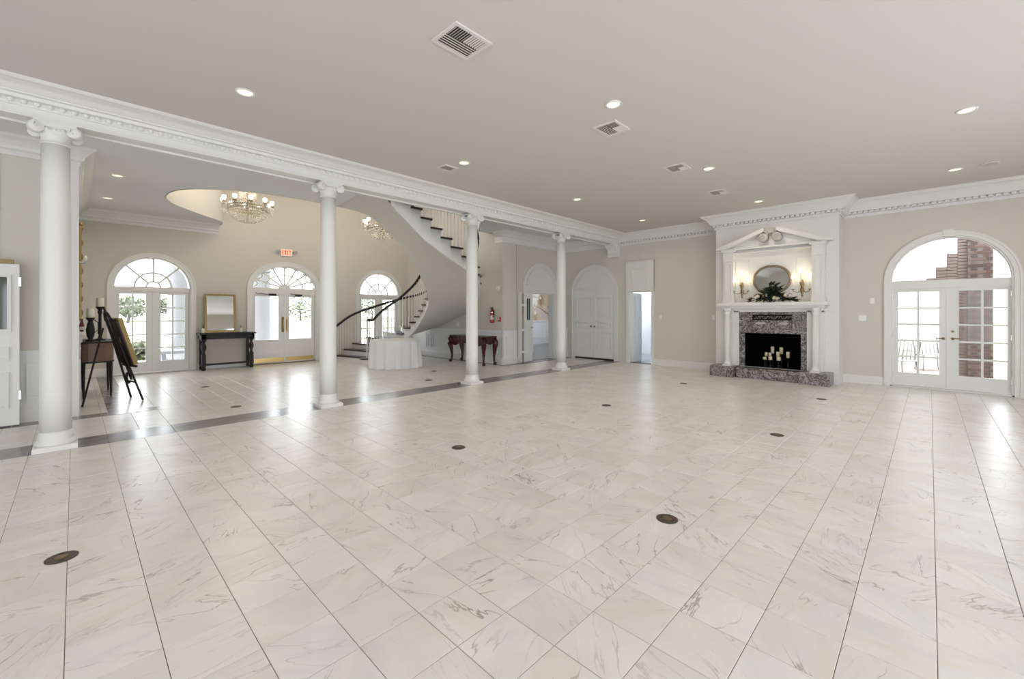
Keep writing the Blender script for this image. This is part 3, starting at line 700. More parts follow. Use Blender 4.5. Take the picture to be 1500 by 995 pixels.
# the mural room
YR = 13.5
struct(B().box((TX+.19, LY+.16, -.003), (18.2, YR, .0)).build('floor_mural', marble_tile('blue_grey_floor', 0, 0, .6, .6, (.16, .17, .19), (.11, .12, .14), (.18, .18, .18), (.2, .2, .22), amt=.5)), 'dark polished floor of the mural room')
def mural_mat():
    m, nt, b = nodes('mural_paint'); N, L = nt.nodes, nt.links
    g = N.new('ShaderNodeNewGeometry'); n = N.new('ShaderNodeTexNoise'); n.inputs['Scale'].default_value = .9; n.inputs['Detail'].default_value = 7; n.inputs['Distortion'].default_value = 1.0
    L.new(g.outputs['Position'], n.inputs['Vector']); r = N.new('ShaderNodeValToRGB'); L.new(n.outputs['Fac'], r.inputs[0])
    e = r.color_ramp.elements; e[0].position = .33; e[0].color = (.22, .15, .08, 1); e[1].position = .62; e[1].color = (.62, .52, .48, 1)
    x = e.new(.43); x.color = (.45, .33, .2, 1); x = e.new(.5); x.color = (.6, .48, .38, 1)
    L.new(r.outputs[0], b.inputs['Base Color']); b.inputs['Roughness'].default_value = .7; return m
wm = B().box((TX+.19, YR, 0), (18.2, YR+.1, 3.2)).build('wall_mural', mural_mat()); struct(wm, 'painted mural wall seen through the arched doorway')
B().box((TX+.19, YR-.03, 0), (18.2, YR, 1.08)).build('wainscot', PANELW, wm); B().box((TX+.19, YR-.06, 1.06), (18.2, YR, 1.12)).build('chair_rail', PANELW, wm)
for x, hw_ in ((14.3, .35), (14.85, .1), (15.5, .42), (16.3, .18), (17.1, .4)): panel_frame(B(), x-hw_, x+hw_, .3, .92, fY(YR-.03), -.015, 0, .03).build('panel_moulding', PANELW, wm)
# painted tree in the mural: pale blossom branches and a dark bough
MW = mat('mural_blossom', (.72, .70, .66), .7); MK = mat('mural_bough', (.14, .11, .09), .7)
bl = B(); random.seed(3)
for k in range(70):
    z = 1.5+random.random()*1.5; x = 15.3+.16*math.sin(z*3)+random.gauss(0, .13)
    r = .03+random.random()*.06; bl.lathe([(r, -.004), (r*.8, -.008), (.001, -.009)], (x, YR, z), 7, axis='y', cap=False, sq=(1, 1+random.random()*.6))
bl.build('painted_blossom', MW, wm, kind='stuff')
B().tube([(15.3, YR-.004, 1.85), (15.7, YR-.004, 1.75), (16.1, YR-.004, 1.55), (16.6, YR-.004, 1.35), (17.2, YR-.004, 1.3)], [.01, .03, .035, .03, .02], 6, flat=.15).build('painted_bough', MK, wm)
B().tube([(16.3, YR-.004, 1.75), (16.45, YR-.004, 1.95), (16.6, YR-.004, 1.8), (16.5, YR-.004, 1.6), (16.35, YR-.004, 1.45)], .03, 6, flat=.15).build('painted_bough', MK, wm)
struct(B().box((18.2, LY, 0), (18.3, YR, 3.2)).build('wall_muralend', PANELW), 'end wall of the mural room')
struct(B().box((WX+.22, LY+.0, 0), (18.2, LY+.16, 3.2)).build('wall_muralnear', PANELW), 'near wall of the mural room')
struct(B().box((TX+.19, LY+.16, 3.2), (18.2, YR, 3.3)).build('ceiling_mural', CEIL), 'ceiling of the mural room')
fill_lamp((14.2, 11.3, 3.2), 150, (.86, .93, 1), 'unseen lamp added to brighten the room with the mural')
# draped table edge inside the mural room
def drape(b, c, R, z1, z0=.004, amp=.035, folds=16, ph=0, n=128, flare=.04):
    rows = []
    for z, k in ((z1, 0), (z1-.012, .1), (z1-.1, .35), (z1*.6, .6), (z1*.3, .85), (z0, 1)):
        r = []
        for i in range(n):
            a = 2*PI*i/n; q = amp*k*(math.sin(a*folds+ph+.6*math.sin(3*a))+.35*math.sin(a*(folds*2+3)+1.3))
            rr = R+flare*k+q; r.append((c[0]+rr*math.cos(a), c[1]+rr*math.sin(a), z))
        rows.append(r)
    b.ribbon(list(reversed(rows)), True, closed=True)
    m = len(b.v)-n
    b.f.append(tuple(range(m, m+n))); b.sm.append(False); return b
tb = B(); drape(tb, (11.72, 11.4, 0), .75, .75, folds=9, amp=.05)
o = tb.build('draped_banquet_table', CLOTH); o.location = (0, 0, 0); tag(o, 'table under a white cloth inside the mural room', 'table')
# open leaf at the far left, against the wall
t = thing('door_8', 'white glazed door leaf folded open at the left edge', 'door', (-.56, LY-.2, 0), kind='structure')
y = LY-.22
lf = B().prism([[(-1.4, .02), (-.51, .02), (-.51, 2.14), (-1.4, 2.14)], [(-1.28, 1.27), (-.6, 1.27), (-.6, 1.98), (-1.28, 1.98)]], fY(y), 0, .045).build('door_leaf', WHITE2, t)
B().box((-1.28, y+.018, 1.27), (-.6, y+.022, 1.98)).build('pane', mat('reflecting_glass', (.10, .12, .11), .04), lf)
for u0, u1, a, c in ((-1.3, -.58, 1.25, 2.0), (-1.3, -.6, .87, 1.05), (-1.3, -.6, .24, .72)):
    panel_frame(B(), u0, u1, a, c, fY(y), -.03, 0, .035).build('panel_moulding', WHITE2, lf)
B().box((-1.05, y-.03, .955), (-.78, y-.012, .975)).build('slot_pull', OLDBRASS, lf)
for z in (.35, 1.85): B().box((-.52, y-.006, z), (-.495, y+.05, z+.12)).build('hinge', STEEL, lf)
B().box((-.9, y+.0, 2.15), (-.56, y+.06, 2.2)).build('door_stay', OLDBRASS, lf)
# wainscot on the hall walls
def wains(name, fn, u0, u1, panels, out, label, rail=.93, board=True):
    t = thing(name, label, 'wainscot', kind='structure')
    B().box((0, 0, 0), (0, 0, 0)) if False else None
    b = B().prism([[(u0, .2), (u1, .2), (u1, rail), (u0, rail)]], fn, 0, out*.008); b.build('dado', PANELW, t)
    B().prism([[(u0, rail), (u1, rail), (u1, rail+.05), (u0, rail+.05)]], fn, 0, out*.035).build('chair_rail', PANELW, t)
    for a, c in panels: panel_frame(B(), a, c, .32, .8, fn, out*.006, out*.034, .035).build('panel_moulding', PANELW, t)
    return t
wains('trim_5', fX(TX), LY+.02, FY, [(9.0, 9.4), (9.5, 10.95), (11.05, 11.2), (11.25, 12.2), (12.3, 12.5), (12.6, 13.5)], -1, 'white panelled wainscot behind the red side table')
wains('trim_6', fY(YV), TX, 9.2, [(8.75, 9.08)], -1, 'white wainscot on the pier beside the arched doorway')
wains('trim_7', fY(LY), EX, LX, [(-.46, -.08), (-1.6, -.55)], -1, 'white wainscot behind the first column')
wains('trim_8', fX(LX), LY+.1, FY, [(9.0, 9.9), (12.2, 13.6)], 1, 'white wainscot beside the hall mantel')
wains('trim_12', fY(YV), 11.12, WX, [(11.2, 11.6)], -1, 'white wainscot in the corner by the double door')
struct(B().box((-.72, LY-.02, .98), (-.70, LY, 3.62)).build('trim_9', mat('pilaster_strip_grey', (.45, .43, .4), .6)), 'thin vertical pilaster strip on the left wall')  # grey strip along the pilaster edge
struct(B().box((LX-.09, LY-.041, .0), (LX+.016, LY+.08, 3.62)).build('trim_10', WHITE), 'white corner board at the end of the left wall')
struct(B().box((TX-.02, YV-.02, .2), (TX+.025, YV+.03, 3.53)).build('trim_11', WALL), 'corner board of the vestibule pier')
struct(B().box((9.19, YV-.012, .98), (9.2, YV, 3.53)).build('trim_13', mat('seam_grey', (.5, .47, .42), .7)), 'thin vertical seam left of the arched doorway')

# ------------------------------------------------------------------ curved staircase
st = thing('staircase', 'sweeping curved white staircase with dark treads and thin white balusters', 'staircase', (6.4, 12.4, 0))
NT = 23
def edge(D, t, off=0.0):          # point on the inner or outer line, moved off*left of climbing direction
    p = crv(D, t); q = crv(D, min(t+.05, 25.9)); r = crv(D, max(t-.05, -.9)); d = (q-r).normalized()
    return p+Vector((-d.y, d.x))*off
sin_ = -1    # inner line lies to the right of climbing
for n in range(1, NT+1):
    zt = n*RISE
    K = 3
    fi = [edge(INN, n+s/K, -.03) for s in range(K+1)]; fo = [edge(OUT, n+s/K, .03) for s in range(K+1)]
    a, c = fi[0], fo[0]; d = (c-a).normalized(); nose = Vector((d.y, -d.x))*.03
    nd = edge(INN, n+.5)-a
    if nose.dot(nd) > 0: nose = -nose
    P = [a+nose]+fi[1:]+list(reversed(fo[1:]))+[c+nose]
    B().prism([[tuple(p) for p in P]], fZ(zt), -.038, 0).build('tread', DARKWOOD, st)
    ra, rc = edge(INN, n), edge(OUT, n); back = -nose/.03*.02
    B().prism([[tuple(ra), tuple(rc), tuple(rc+back), tuple(ra+back)]], fZ(0), (n-1)*RISE, zt-.038).build('riser', WHITE, st)
def soff(t, out=True): return max(.002, t*RISE-.40-((.17*min(1, max(0, (t-16.5)/4))) if out else 0))
for D, off, nm in ((INN, .04, 'inner_stringer'), (OUT, -.04, 'outer_stringer')):
    b = B(); K = 4
    for n in range(1, NT+1):
        lo = [[(*edge(D, n+s/K, o_), soff(n+s/K, D is OUT)) for s in range(K+1)] for o_ in (0, off)]
        hi = [[(p[0], p[1], n*RISE-.038) for p in row] for row in lo]
        b.ribbon([lo[0], hi[0], hi[1], lo[1]], True)
        for e in (0, K): b.add([lo[0][e], hi[0][e], hi[1][e], lo[1][e]], [(0, 1, 2, 3)])
    b.build(nm, WHITE, st)
SOF = mat('stair_soffit_paint', (.66, .645, .62), .8)
rows = []
for i in range(4, 97):
    t_ = i/4; a, c = edge(INN, t_), edge(OUT, t_); z, zo = soff(t_, False), soff(t_)
    rows.append([(*(a+(c-a)*k/6), z+(zo-z)*k/6) for k in range(7)])
for i in (1, 2, 3, 4):         # eases into the hall ceiling
    t_ = 24+i*.45; e = 1-(1-i/4)**2; a, c = edge(INN, t_), edge(OUT, t_); z, zo = soff(24, False), soff(24)
    rows.append([(*(a+(c-a)*k/6), (z+(zo-z)*k/6)*(1-e)+(ZC-.006)*e) for k in range(7)])
B().ribbon(rows).build('soffit', SOF, st)
rows = [[(p[0], p[1], p[2]+.03) for p in r] for r in rows]
bal = B().lathe([(.013, 0), (.013, .12), (.018, .14), (.012, .17), (.012, .5), (.016, .55), (.011, .6), (.0095, 1.0)], n=8).make('baluster'); bal.materials.append(WHITE)
def rail(D, off, h, t0, t1, name):
    pts = []
    for i in range(int((t1-t0)*4)+1):
        t_ = t0+i/4; p = edge(D, t_, off); pts.append((p.x, p.y, t_*RISE+h))
    return pts
pin = rail(INN, .02, 1.03, 1.6, 23.8, 'r'); pou = rail(OUT, -.07, .93, .6, 23.8, 'r')
# volute curl at the foot of the inner rail
p0 = Vector(pin[0]); cu = [(p0.x-.34+.12*math.cos(a)*(.4+.6*k/12), p0.y-.02-.12+.12*math.sin(a)*(.4+.6*k/12), p0.z-.02) for k, a in [(k, -PI*1.4+PI*1.9*k/12) for k in range(13)]]
pin2 = [(p0.x-.2, p0.y+.02, p0.z-.03), (p0.x-.1, p0.y+.01, p0.z-.03), (p0.x-.03, p0.y, p0.z-.02)]+pin
B().tube(pin2, .045, 10, flat=.8).build('handrail', BLACKWOOD, st)
B().tube([(pou[0][0]-.35, pou[0][1]-.05, pou[0][2]-.04)]+pou, .045, 10, flat=.8).build('handrail', BLACKWOOD, st)
for D, off, h, sgn in ((INN, .02, 1.03, 1), (OUT, -.07, .93, -1)):
    for n in range(1, NT+1):
        m_ = 3 if (D is OUT and (n <= 4 or n in (14, 15, 16, 17, 18, 19, 20))) else 2
        for k in range(m_):
            t_ = n+(k+.35)/m_; p = edge(D, t_, off); z = n*RISE; top = t_*RISE+h-.02
            inst(bal, 'baluster', (p.x, p.y, z), st, scale=(1, 1, top-z))
for x, y, z, h in ((pin2[0][0], pin2[0][1], 0, pin2[0][2]), (pou[0][0]-.33, pou[0][1]-.05, 0, pou[0][2]-.04)):
    B().lathe([(.032, 0), (.032, .2), (.022, .24), (.03, .3), (.02, .38), (.018, h*.75), (.026, h*.8), (.02, h*.85), (.03, h-.02)], (x, y, 0), 14).build('newel_post', WHITE, st)
for i in range(6):
    p = Vector(pin2[0])+Vector((-.03-.02*math.cos(i), -.13+.26*i/5, 0)) if False else None
# first step curls out as a bullnose at both ends
B().prism([arc(pin2[0][0]+.05, pin2[0][1], .22, .2, 0, 2*PI, 20)[:-1]], fZ(0), .002, RISE-.038).build('bullnose_riser', WHITE, st)
B().prism([arc(pin2[0][0]+.05, pin2[0][1], .25, .23, 0, 2*PI, 20)[:-1]], fZ(RISE), -.037, -.001).build('bullnose_tread', DARKWOOD, st)
# landing balustrade round the opening above
lb = thing('landing_balustrade', 'upper landing balustrade just showing above the rounded ceiling opening', 'balustrade', (2.0, 10, ZF2))
pts = [(p[0]-.0, p[1]) for p in near[12:64]]
pp = []
for i in range(0, len(pts), 2):
    q = Vector(pts[i]); c = Vector((3.2, 11.3)); q = q-(c-q).normalized()*.08; pp.append(q)
    inst(bal, 'baluster', (q.x, q.y, 4.75), lb, scale=(1, 1, .6))
B().tube([(p.x, p.y, 5.37) for p in pp], .035, 8, flat=.8).build('handrail', BLACKWOOD, lb)

# ------------------------------------------------------------------ fireplace
fp = thing('fireplace', 'white mantelpiece with broken pediment around a grey marble firebox', 'fireplace', (BXF, YM, 0))
hz = .25
he = B().frus((10.76, YM-.62, 0), (BXF, YM+.66, hz-.02), .008).build('hearth', HEARTH, fp)
for s in (-1, 1):
    y0, y1 = (YM+.68, YM+1.2) if s > 0 else (YM-1.13, YM-.61)
    B().frus((10.63, y0, 0), (BXF, y1, hz), .008).build('hearth_block', HEARTH, fp)
B().prism([[(YM-.675, hz), (YM+.675, hz), (YM+.675, 1.52), (YM-.675, 1.52)], [(YM-.56, hz+.001), (YM+.56, hz+.001), (YM+.56, 1.03), (YM-.56, 1.03)]], fX(BXF), -.055, 0).build('marble_surround', HEARTH, fp)
fb = B()
y0, y1, z0, z1, xb = YM-.555, YM+.555, hz-.01, 1.025, BXF+.5
fb.box((xb, y0, z0), (xb+.02, y1, z1)); fb.box((BXF-.01, y0, z0), (xb, y0+.01, z1)); fb.box((BXF-.01, y1-.01, z0), (xb, y1, z1)); fb.box((BXF-.01, y0, z1-.01), (xb, y1, z1)); fb.box((BXF-.01, y0, z0), (xb, y1, z0+.012))
fb.build('firebox', BLACK, fp)
pq = B().box((BXF-.07, YM-.39, 1.33), (BXF-.054, YM+.39, 1.455)).build('carved_plaque', mat('black_slate', (.006, .006, .007), .6, spec=.2), fp)
ORN = mat('worn_grey_relief', (.33, .30, .29), .5)
for k in range(8):        # worn scrolled relief
    cy_ = YM+.32-k*.092; cv = B()
    pts = [(BXF-.073, cy_+.036*math.cos(a)*(1-.09*i), 1.392+.036*math.sin(a)*(1-.09*i)*(1 if k % 2 else -1)) for i, a in enumerate([j*.75 for j in range(10)])]
    cv.tube(pts, .0045, 5); cv.tube([(BXF-.073, cy_-.03, 1.36+.06*(k % 2)), (BXF-.073, cy_-.05, 1.375+.02*(k % 3)), (BXF-.073, cy_-.06, 1.42)], .006, 5); cv.build('scroll_relief', ORN, pq)
for s in (-1, 1): B().lathe([(.05, -.004), (.045, -.012), (.001, -.014)], (BXF-.055, YM+s*.23, 1.26), 12, axis='x', cap=False, sq=(2.2, .55)).build('pale_inlay', mat('pale_marble_inlay', (.5, .46, .44), .3), fp)
# mantel: frieze, shelf, columns, pilasters
B().box((BXF-.09, YM-.98, 1.52), (BXF, YM+.98, 1.64)).build('frieze', WHITE, fp)
for s in (-1, 1): B().box((BXF-.09, YM+s*.98, hz), (BXF, YM+s*.675, 1.54)).build('mantel_jamb', WHITE, fp)
B().box((BXF-.3, YM-1.02, 1.60), (BXF, YM+1.02, 1.66)).build('bed_moulding', WHITE, fp)
sh = B().frus((BXF-.36, YM-1.07, 1.66), (BXF, YM+1.07, 1.735), .015).build('mantel_shelf', WHITE, fp)
for s in (-1, 1):
    yy = YM+s*.86
    c = B(); c.box((10.72, yy-.085, hz), (10.89, yy+.085, hz+.035))
    nfl = 14; prof = []
    for z, r in ((hz+.035, .075), (hz+.06, .078), (hz+.08, .062), (hz+.1, .06), (1.45, .052), (1.47, .06), (1.5, .062), (1.52, .056), (1.55, .075), (1.6, .085)): prof.append((r, z))
    c.lathe(prof, (10.805, yy, 0), 28)
    co = c.build('mantel_column', WHITE, fp)
    for k in range(12):
        a = 2*PI*k/12; B().tube([(10.805+.0575*math.cos(a), yy+.0575*math.sin(a), hz+.12), (10.805+.05*math.cos(a), yy+.05*math.sin(a), 1.44)], .007, 5).build('flute_fillet', WHITE, co)
    B().frus((0, 0, 0), (1, 1, 1), .0) if False else None
    B().box((BXF-.13, yy-.07, hz), (BXF-.09, yy+.07, 1.6)).build('mantel_pilaster', WHITE, fp)
    B().box((BXF-.145, yy-.085, hz), (BXF-.09, yy+.085, hz+.22)).build('pilaster_base', WHITE, fp)
    # overmantel pilaster
    yp = YM+s*.885
    pl = B().box((BXF-.16, yp-.11, 1.735), (BXF, yp+.11, 2.72)).build('overmantel_pilaster', WHITE, fp)
    B().box((BXF-.18, yp-.13, 1.735), (BXF, yp+.13, 1.82)).build('pilaster_base', WHITE, pl)
    panel_frame(B(), yp-.075, yp+.075, 1.87, 2.66, fX(BXF-.16), -.012, 0, .018).build('panel_moulding', WHITE, pl)
    B().box((BXF-.175, yp-.125, 2.72), (BXF, yp+.125, 2.75)).build('necking', WHITE, pl)
    B().box((BXF-.165, yp-.115, 2.75), (BXF, yp+.115, 2.95)).build('frieze_block', WHITE, pl)
    B().box((BXF-.2, yp-.15, 2.95), (BXF, yp+.15, 3.0)).build('pilaster_cap', WHITE, pl)
    # wall panel mouldings behind the sconces
    panel_frame(B(), YM+s*.77-.0 if s < 0 else YM+.47, YM-.47 if s < 0 else YM+.77, 1.8, 2.74, fX(BXF), -.014, 0, .014).build('panel_moulding', WHITE, fp)
B().box((BXF-.09, YM-.77, 2.9), (BXF, YM+.77, 2.93)).build('architrave', WHITE, fp)
B().box((BXF-.15, YM-1.02, 2.985), (BXF, YM+1.02, 3.03)).build('pediment_base', WHITE, fp)
rk = [(1.13, 3.0), (1.13, 3.05), (.1, 3.43), (.1, 3.37)]
for s in (-1, 1):
    B().prism([[(YM+s*u, w) for u, w in ((1.14, 3.0), (1.14, 3.045), (.13, 3.42), (.115, 3.34), (.9, 3.03))]], fX(BXF), -.24, 0).build('raking_cornice', WHITE, fp)
    B().prism([[(YM+s*u, w) for u, w in ((1.08, 3.0), (.16, 3.335), (.17, 3.3), (.95, 3.0))]], fX(BXF), -.19, 0).build('raking_bed', WHITE, fp)
    sc = B(); pts = []
    for i in range(14):
        a = PI*.62*0+i*.55; r = .105*(1-i/16)
        pts.append((BXF-.15, YM+s*(.17-r*math.cos(a+2.1)*1.0-.02), 3.24+r*math.sin(a+2.1)))
    SCR = mat('scroll_paint', (.5, .475, .44), .5)
    sc.lathe([(.001, -.12), (.085, -.12), (.095, -.11), (.095, .06), (.001, .06)], (BXF-.13, YM+s*.135, 3.2), 20, cap=False, axis='x')
    sc.tube([(BXF-.255, y, z) for _, y, z in [(0, YM+s*(.135+.06*math.cos(k*.6)*(1-k/14)), 3.2+.06*math.sin(k*.6)*(1-k/14)) for k in range(12)]], .009, 6)
    sc.build('pediment_scroll', SCR, fp)
    B().tube([(BXF-.15, YM+s*.14, 3.42), (BXF-.15, YM+s*.1, 3.36), (BXF-.15, YM+s*.075, 3.3), (BXF-.15, YM+s*.075, 3.24)], [.02, .03, .035, .03], 8).build('scroll_stem', SCR, fp)
B().prism([[(YM-1.1, 3.03), (YM+1.1, 3.03), (YM+.1, 3.4), (YM-.1, 3.4)]], fX(BXF), -.07, 0).build('tympanum', WHITE, fp)
B().box((BXF-.16, YM-.12, 3.3), (BXF, YM+.12, 3.41)).build('finial_block', SCR, fp)
B().box((BXF-.012, YB0-.0, 2.735), (BXF, YM-1.02, 2.75)).build('string_course', WHITE, fp)
# things on and in the fireplace
om = thing('oval_mirror', 'oval mirror in a bronze frame leaning above the mantel shelf', 'mirror', (BXF-.03, YM, 1.92))
cz = 2.255
B().prism([arc(YM, cz, .345, .29, 0, 2*PI, 48)[:-1]], fX(BXF), -.045, -.03).build('mirror_glass', MIRROR, om)
FRB = mat('bronze_frame', (.26, .21, .15), .42, .5, var=.25, vscale=60)
b = B(); rows = []
for i in range(49):
    a = 2*PI*i/48; r = []
    for k in range(8):
        q = 2*PI*k/8; w = .028*math.cos(q); r.append((BXF-.045+.022*math.sin(q), YM+(.365+w)*math.cos(a), cz+(.31+w)*math.sin(a)))
    rows.append(r)
b.ribbon(rows, True, closed=True); b.build('frame', FRB, om)
bb = B()
for i in range(60):
    a = 2*PI*i/60; bb.sphere((BXF-.068, YM+.352*math.cos(a), cz+.298*math.sin(a)), .008, 6, 4)
bb.build('beading', FRB, om, kind='stuff')
for i, a in enumerate((.4, PI-.4)): pass
def sconce(label, y):
    t = thing('wall_sconce', label, 'sconce', (BXF, y, 1.95), 'gilt candle sconces over the mantel')
    B().lathe([(.001, 1.84), (.016, 1.86), (.012, 1.9), (.03, 1.96), (.035, 2.02), (.022, 2.06), (.038, 2.12), (.03, 2.17), (.012, 2.22), (.001, 2.23)], (BXF-.03, y, 0), 12, cap=False, sq=(.7, 1)).build('backplate', GOLD, t)
    for dy, zt, zb, xo in ((-.15, 2.26, 2.0, -.13), (0, 2.41, 2.14, -.16), (.15, 2.26, 2.0, -.13)):
        z0_ = zb
        arm = B().tube([(BXF-.03, y, 2.0), (BXF-.09, y+dy*.5, z0_-.06), (BXF+xo, y+dy, z0_-.03), (BXF+xo, y+dy, z0_)], .007, 6)
        arm.lathe([(.008, z0_-.01), (.03, z0_), (.032, z0_+.012), (.012, z0_+.014)], (BXF+xo, y+dy, 0), 12); ar = arm.build('arm', GOLD, t)
        B().lathe([(.011, z0_+.01), (.011, zt-.03)], (BXF+xo, y+dy, 0), 8).build('candle_tube', mat('candle_ivory', (.8, .76, .66), .5), ar)
        B().lathe([(.012, zt-.03), (.026, zt), (.03, zt+.025), (.018, zt+.06), (.002, zt+.085)], (BXF+xo, y+dy, 0), 12, cap=False).build('bulb', emis('warm_bulb', (1, .88, .62), 5), ar)
        l = bpy.data.lights.new('sconce_light', 'POINT'); l.energy = .9; l.color = (1, .8, .5); l.shadow_soft_size = .04
        o = bpy.data.objects.new('sconce_light', l); COL.objects.link(o); o.parent = t; o.location = (xo, dy, zt+.03-1.95)
    return t
sconce('lit three-candle sconce left of the oval mirror', YM+.62); sconce('lit three-candle sconce right of the oval mirror', YM-.58)
# flower arrangement on the shelf
fa = thing('flower_arrangement', 'dark green leafy garland with cream roses on the mantel shelf', 'flowers', (BXF-.2, YM, 1.735))
LEAF = mat('dark_green_leaf', (.018, .03, .012), .5, var=.5, vscale=20); ROSE = mat('cream_petal', (.82, .74, .58), .6)
random.seed(11); lv = []
lm = B().add([(0, 0, 0), (.03, .02, .012), (.085, .012, 0), (.12, 0, -.01), (.085, -.012, 0), (.03, -.02, .012), (.05, 0, -.006)], [(0, 1, 6), (1, 2, 6), (2, 3, 6), (3, 4, 6), (4, 5, 6), (5, 0, 6)]).make('leaf', False); lm.materials.append(LEAF)
for k in range(290):
    u = random.gauss(0, .17); u = max(-.44, min(.44, u)); h = .03+(.33*math.exp(-(u/.16)**2)+.03)*random.random()
    o = inst(lm, 'leaf', (BXF-.235+random.uniform(-.08, .03), YM-.03+u, 1.735+h), fa, scale=(random.uniform(.9, 1.5),)*3)
    a = random.uniform(0, 2*PI) if abs(u) < .15 else (PI/2 if u > 0 else -PI/2)+random.uniform(-.8, .8)
    o.rotation_euler = (random.uniform(-.6, .6), random.uniform(-.7, .5), a)
for k, (dy, dz, r) in enumerate(((.26, .09, .05), (.22, .13, .045), (.3, .05, .045), (.06, .15, .048), (-.1, .1, .042), (-.17, .08, .042), (-.32, .14, .035), (.02, .12, .03))):
    rs = B(); c = (BXF-.31, YM+dy, 1.735+dz)
    rs.sphere(c, r*.7, 10, 8)
    for j in range(7):
        a = j*2*PI/7; rs.sphere((c[0]+.008, c[1]+r*.6*math.cos(a), c[2]+r*.6*math.sin(a)), r*.5, 8, 6, (.45, 1, 1))
    rs.build('rose', ROSE, fa)
B().tube([(BXF-.25, YM-.36, 1.86), (BXF-.26, YM-.39, 1.93), (BXF-.26, YM-.43, 1.9)], .006, 5).build('twig', LEAF, fa)
bw = B()
for s in (-1, 1): bw.tube([(BXF-.2, YM+.02, 1.99), (BXF-.2, YM+.02+s*.05, 2.05), (BXF-.2, YM+.02+s*.09, 2.02), (BXF-.2, YM+.02+s*.12, 1.95)], .013, 6)
bw.build('bow', mat('black_ribbon', (.01, .01, .01), .5), fa)
# candles in the firebox
CAN = [(.27, .12, .06, .045, 'short ivory candle leftmost at the front of the firebox'), (.27, .26, .10, .043, 'ivory candle behind the leftmost one in the firebox'), (.155, .2, .1, .035, 'slim pale candle second from the left in the firebox'),
       (.12, .1, .08, .047, 'wide ivory candle at the middle front of the firebox'), (.12, .3, .16, .042, 'tall ivory candle raised at the middle back of the firebox'), (-.05, .22, .13, .045, 'ivory candle right of the middle gap in the firebox'),
       (-.1, .1, .08, .05, 'widest ivory candle at the right front of the firebox'), (-.11, .3, .15, .043, 'tall ivory candle at the back right of the firebox'), (-.3, .22, .14, .042, 'ivory candle alone at the right of the firebox')]
for k, (dy, dx, h, r, lab) in enumerate(CAN):
    zb = hz+.16+(.06 if dx > .15 else 0)+(.08 if dx > .27 else 0); x, y = BXF+dx, YM+dy*.78-.03; r *= .85
    t = thing('pillar_candle', lab, 'candle', (x, y, hz+.002), 'candles standing in the firebox')
    B().lathe([(r*.8, hz+.002), (r*.85, hz+.01), (.012, hz+.02), (.012, zb-.01), (r*1.05, zb-.004), (r*1.05, zb)], (x, y, 0), 14).build('holder', IRON, t)
    B().lathe([(r, zb), (r, zb+h-.004), (r*.9, zb+h), (r*.5, zb+h-.004)], (x, y, 0), 18).build('wax', WAX, t)
    B().tube([(x, y, zb+h-.004), (x, y, zb+h+.012)], .002, 5).build('wick', IRON, t)

# ------------------------------------------------------------------ ceiling fittings
def downlight(label, loc):
    t = thing('recessed_light', label, 'ceiling light', loc, 'recessed ceiling lights')
    x, y, z = loc
    B().lathe([(.095, -.001), (.095, -.008), (.078, -.012), (.07, -.002)], loc, 28, cap=False).build('trim_ring', WHITE, t)
    B().lathe([(.074, -.003), (.06, -.0032), (.001, -.0034)], loc, 24, cap=False).build('lens', emis('downlight_lens', (1, .93, .62), .9), t)
    l = bpy.data.lights.new('downlight_lamp', 'AREA'); l.shape = 'DISK'; l.size = .13; l.energy = DL; l.color = (1, .9, .74); l.spread = math.radians(150)
    o = bpy.data.objects.new('downlight_lamp', l); COL.objects.link(o); o.parent = t; o.location = (0, 0, -.016)
    return t
DL = 5
for lab, x, y in (('recessed ceiling light nearest the left end of the beam', 1.28, 5.26), ('recessed ceiling light above the second column, by a small vent', 4.3, 5.26), ('recessed ceiling light along the beam before the fourth column', 7.33, 5.26),
                  ('recessed ceiling light farthest along the beam, near the corner', 10.15, 5.26), ('recessed ceiling light nearest the viewer in the middle row', 4.28, 2.57), ('recessed ceiling light in the middle row beside a vent', 7.28, 2.6),
                  ('recessed ceiling light in front of the fireplace', 10.16, 2.6), ('recessed ceiling light nearest the viewer at the right', 7.29, -.31), ('recessed ceiling light in front of the patio doors', 10.17, -.3),
                  ('recessed hall ceiling light nearer the beam', .517, 10.02), ('recessed hall ceiling light nearer the entrance wall', .48, 12.13)):
    downlight(lab, (x, y, ZC))
